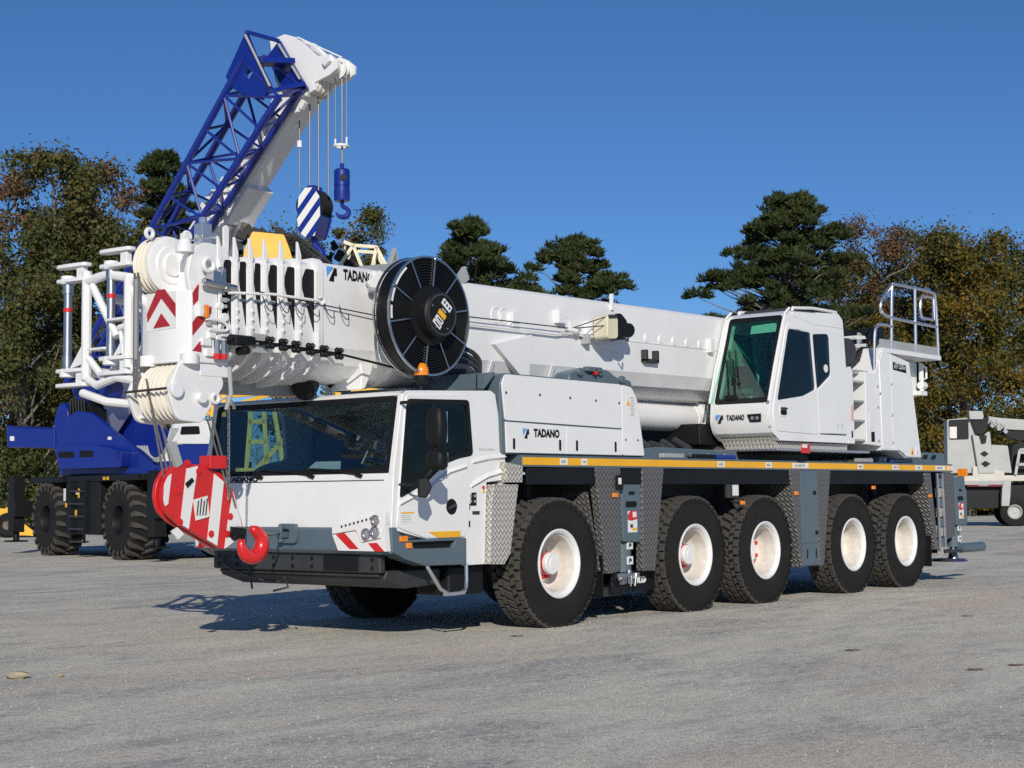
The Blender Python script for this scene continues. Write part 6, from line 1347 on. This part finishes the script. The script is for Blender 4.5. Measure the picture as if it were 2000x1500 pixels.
def pine(x, y, H, cr, label, zlow=.35, ncl=75, tuft=.50, extra=(), dome=3.4, m=None):
    t = thing('pine_tree', label, 'tree', (x, y, 0), 0, GRP); b = MB(); limb(b, wig((0, 0, -.1), (0, 0, H * .95), 6, .12), H * .015 + .06, .05, 8)
    cl = []; ph = rng.uniform(0, 6.28)
    for i in range(ncl):
        f = zlow + (1 - zlow) * ((i + rng.uniform(0, 1)) / ncl) ** .85; g = (f - zlow) / (1 - zlow)
        a_ = rng.uniform(0, 6.28); lob = .80 + .30 * math.sin(2 * a_ + ph + 7 * f) + .16 * math.sin(3 * a_ - ph + 19 * f)
        rr = cr * min(1, .45 + g * 2.2) * max(.02, 1 - g ** dome) ** .55 * math.sqrt(rng.uniform(.10, 1)) * rng.uniform(.8, 1.12) * lob; cl.append((f - .03 * rng.random() * (1 - lob), a_, rr))
    for f, a, rr in extra:
        for s_ in (.35, .5, .62, .75, .88, 1.): cl.append((f + rng.normal() * .008, a + rng.normal() * .10, rr * s_))
    ends = []
    for f, a, rr in cl:
        p = np.array([0, 0, max(.2, H * f - rr * .35 - .3)]); q = np.array([rr * math.cos(a), rr * math.sin(a), H * f]); limb(b, wig(p, q, 4, .12), .03 + .012 * rr, .012, 5)
        k = int(rng.integers(11, 22)); R_ = rng.uniform(.32, .66) * (.75 + cr * .09)
        v = rng.normal(size=(k, 3)); v /= np.linalg.norm(v, axis=1)[:, None]; v *= rng.uniform(.3, 1, (k, 1)) ** .5; v[:, 2] = np.abs(v[:, 2]) * .75 - .15
        ends.append(q + v * R_)
    b.build('trunk', BARK, t)
    E_ = np.concatenate(ends); nb_ = 18; n = len(E_)
    D_ = rng.normal(size=(n, nb_, 3)); D_[..., 2] = np.abs(D_[..., 2]) * .7 + .55; D_ /= np.linalg.norm(D_, axis=2)[..., None]
    Ls = tuft * rng.uniform(.5, 1.1, (n, nb_, 1)); S_ = np.cross(D_, rng.normal(size=(n, nb_, 3))); S_ /= np.linalg.norm(S_, axis=2)[..., None]
    base = np.repeat(E_[:, None, :], nb_, 1); w = tuft * .085
    V = np.stack([base - S_ * w * .4, base + D_ * Ls * .6 - S_ * w, base + D_ * Ls, base + D_ * Ls * .6 + S_ * w], 2).reshape(-1, 3)
    o = bpy.data.objects.new('crown', quads_mesh('crown', V, m or PINE)); col.objects.link(o); o.parent = t
    return t
DL, DM, DR = 74, 88, 96
def at(q): return q
x, y, h = (28.74,49.11,17.54)
deciduous(x, y, h, 3.1, 'tall ragged brown and green tree at the far left, highest of that clump', OAK, 11000, .22, .19, 1., .9, 80)
x, y, h = (29.26,53.58,17.13)
deciduous(x, y, h, 2.6, 'reddish brown tree cut off by the left edge of the picture', RUST, 8000, .2, .18)
x, y, h = (31.51,49.59,17.10)
deciduous(x, y, h, 2.3, 'thin russet tree between the tallest left tree and the round-topped pine', RUST, 6500, .25, .17, 1.1)
x, y, h = (25.69,46.35,10.40)
deciduous(x, y, h, 3.2, 'low bushy brown tree in front of the clump at the far left', OAK, 8500, .08, .18)
x, y, h = (37.63,52.46,18.64)
pine(x, y, h, 3.3, 'dark round-topped pine half hidden behind the blue lattice jib', .2, 130, .5)
x, y, h = (29.96,45.76,13.51)
deciduous(x, y, h, 2.6, 'green oak below the pine, left of the blue lattice jib', OAK, 7500, .12, .18)
x, y, h = (35.46,56.61,15.72)
deciduous(x, y, h, 3.4, 'green and brown oak filling the middle of the left clump', OAK, 8500, .05, .19)
x, y, h = (29.11,41.35,7.47)
deciduous(x, y, h, 2.4, 'low dark tree seen under the raised boom of the blue crane', OAK, 6000, .05, .17)
x, y, h = (47.59,48.91,17.24)
deciduous(x, y, h, 2.3, 'speckled green tree right of the blue striped hook block', OAK, 6500, .2, .18, .9)
x, y, h = (48.07,54.02,17.20)
deciduous(x, y, h, 2.4, 'green tree left of the blue striped hook block behind the yellow machine', OAK, 6500, .2, .18, .9)
x, y, h = (53.49,45.45,16.46)
pine(x, y, h, 4.3, 'left one of the two pines rising above the middle of the white boom', .30, 170, .5)
x, y, h = (57.08,40.96,15.39)
pine(x, y, h, 4.0, 'right one of the two pines rising above the middle of the white boom', .30, 170, .5)
x, y, h = (56.59,44.86,13.25)
pine(x, y, h, 3.0, 'shorter pine filling the gap between the two pines above the boom', .25, 100, .5)
x, y, h = (61.67,30.22,17.07)
va = math.atan2(y + 11.7, x + 13.4)
lf = va + math.pi / 2
pine(x, y, h, 4.4, 'big dark pine with long level branches above the operator cab', .30, 250, .5, [(.74, lf, 4.2), (.745, lf + .2, 4.0), (.61, lf, 4.4), (.605, lf - .3, 4.2), (.62, lf + math.pi, 3.6), (.55, lf + math.pi + .4, 3.6)])
x, y, h = (73.02,32.32,15.55)
deciduous(x, y, h, 3.4, 'olive tree filling the gap right of the big pine', OAK, 9000, .1, .19, 1., .8, 90)
x, y, h = (74.67,31.24,17.62)
deciduous(x, y, h, 4.2, 'open brownish tree between the big pine and the golden tree', RUST, 10000, .25, .19, .9, 1., 90)
x, y, h = (77.63,29.65,17.49)
deciduous(x, y, h, 3.0, 'thin-topped olive tree just left of the golden tree crown', OAK, 6000, .3, .19)
x, y, h = (71.24,24.33,16.08)
deciduous(x, y, h, 4.6, 'broad golden brown tree with leaves down to the ground behind the grey truck crane', GOLD, 22000, .03, .20, .9, .62, 170)
x, y, h = (71.33,28.98,11.73)
deciduous(x, y, h, 3.8, 'lower orange tinted tree behind the handrail of the white crane', GOLD, 12000, .03, .20, .9, .7, 110)
x, y, h = (78.10,23.34,15.79)
deciduous(x, y, h, 3.6, 'olive brown tree cut off by the right edge of the picture', OAK, 12000, .05, .20, 1., .8, 100)
x, y, h = (75.30,34.45,9.64)
deciduous(x, y, h, 3.4, 'low green tree behind the operator cab', OAK, 7000, .03, .20)
# undergrowth: one strip of scrub along the edge of the lot
def scrub(name, pts_, hgt, n, m, depth=2.):
    P = np.array(pts_); t = rng.uniform(0, len(P) - 1.001, n); i = t.astype(int); f = (t - i)[:, None]; C_ = P[i] * (1 - f) + P[i + 1] * f
    C_ = np.concatenate([C_ + rng.normal(size=(n, 2)) * depth * .4, np.zeros((n, 1))], 1)
    hh = hgt * (.55 + .45 * np.sin(t * 9.1) * np.sin(t * 3.7 + 1)); C_[:, 2] = hh * rng.uniform(0, 1, n) ** .8
    o = bpy.data.objects.new(name, quads_mesh(name, leaves(C_, .20), m)); col.objects.link(o); o['kind'] = 'stuff'; return o
scrub('undergrowth', [(27.272,57.170,1.0373)[:2], (33.132,53.354,0.9499)[:2], (39.627,50.824,0.8674)[:2], (45.219,48.441,0.7982)[:2], (51.522,44.675,0.7151)[:2], (58.279,39.322,0.6187)[:2], (69.736,36.271,0.5234)[:2], (76.801,31.435,0.4461)[:2], (77.368,25.208,0.3863)[:2], (79.348,19.907,0.3285)[:2]], 2.6, 22000, OAK)
# bare saplings seen under the boom
x, y, _ = (26.81,32.81,5.43)
sp_ = thing('bare_sapling', 'leafless twiggy sapling seen in the gap below the white boom', 'sapling', (x, y, 0)); b = MB()
for k in range(26):
    a0_ = rng.uniform(-2.2, 2.6); p = np.array([a0_ * .63, -a0_ * .77, rng.uniform(2.5, 4.2)]); limb(b, wig((a0_ * .2, -a0_ * .25, .0), p, 4, .12), .03, .008, 5)
    for j in range(5): e = p * rng.uniform(.7, 1.); limb(b, wig(e, e + rng.normal(size=3) * .6 + np.array([0, 0, .3]), 3, .05), .012, .005, 4)
b.build('branch', BARK, sp_)
# ================================================================ loose stones
def stone(name, loc, s, label, m, group=None, flat=.45):
    b = MB(); bm = bmesh.new(); bmesh.ops.create_icosphere(bm, subdivisions=2, radius=1)
    for v in bm.verts: v.co *= 1 + random.uniform(-.16, .16); v.co = Vector((v.co.x * s[0], v.co.y * s[1], v.co.z * s[2]))
    b.add([v.co[:] for v in bm.verts], [[v.index for v in f.verts] for f in bm.faces]); bm.free()
    o = b.build(name, m, None, ang=30); o.location = loc; return tag(o, label, 'stone', group)
STONE = mat('tan_stone', (.34, .29, .20), .9, var=.3, scale=14, bump=.5)
gx, gy = (-6.164,-0.833)
o = stone('stone', (gx, gy, .03), (.10, .055, .035), 'tan flat stone lying alone on the gravel at the left', STONE); o.rotation_euler[2] = R(-50)
LEAF = mat('dead_leaf', (.22, .13, .085), .9, var=.4, scale=20)
for i, (p, l) in enumerate((((-1.479,-6.631), 'dried reddish leaf, largest at the right edge of the gravel'), ((-0.988,-6.763), 'dried leaf touching the right edge'), ((-0.620,-5.143), 'dark twig-like scrap on the gravel right of centre'), ((-1.133,-1.773), 'dark scrap just below the front tyre'), ((-5.906,-1.026), 'small brown pebble right of the tan stone'), ((3.551,-4.417), 'reddish leaf litter behind the rear wheels'))):
    b = MB(); n = 9
    if i == 4: o = stone('pebble', (p[0], p[1], .015), (.03, .025, .02), l, STONE); continue
    pts_ = [(.07 * math.cos(2 * math.pi * k / n) * (1 + .3 * math.sin(3 * k)), .035 * math.sin(2 * math.pi * k / n) * (1 + .4 * math.cos(2 * k)), .004 + .008 * (k % 2)) for k in range(n)]
    b.add(pts_ + [(0, 0, .012)], [(k, (k + 1) % n, n) for k in range(n)]); o = b.build('dead_leaf', LEAF); o.location = (p[0], p[1], 0); o.rotation_euler[2] = R(-50); tag(o, l, 'leaf')
# pebbles scattered over the near ground, joined
nP = 9000; A_ = rng.uniform(-.36, .36, nP); D_ = 7.2 * (1 + rng.uniform(0, 1, nP) ** 1.4 * 2.0); az_ = .6823 - A_
cx_, cy_ = -13.41 + D_ * np.cos(az_), -11.71 + D_ * np.sin(az_); sz = np.minimum(np.exp(rng.normal(size=nP) * .45) * .0046, .011)
oct_ = np.array([(1, 0, 0), (0, 1, 0), (-1, 0, 0), (0, -1, 0), (0, 0, 1)]); tri = np.array([(0, 1, 4), (1, 2, 4), (2, 3, 4), (3, 0, 4)])
jit = rng.uniform(.6, 1.35, (nP, 5, 3)); VV = oct_[None] * jit * sz[:, None, None] + np.stack([cx_, cy_, np.zeros(nP)], 1)[:, None, :]
V3 = VV[:, tri, :].reshape(-1, 3)
PEB = leaf_mat('pebble_stone', [(0, (.16, .16, .16)), (.4, (.34, .33, .31)), (.8, (.46, .44, .40)), (1, (.60, .58, .54))], .95, 0)
# weld each pebble so that it is one island with one colour
me = bpy.data.meshes.new('gravel'); F_ = (tri[None] + (np.arange(nP) * 5)[:, None, None]).reshape(-1, 3)
me.from_pydata(VV.reshape(-1, 3).tolist(), [], F_.tolist()); me.materials.append(PEB)
o = bpy.data.objects.new('gravel', me); col.objects.link(o); o['kind'] = 'stuff'
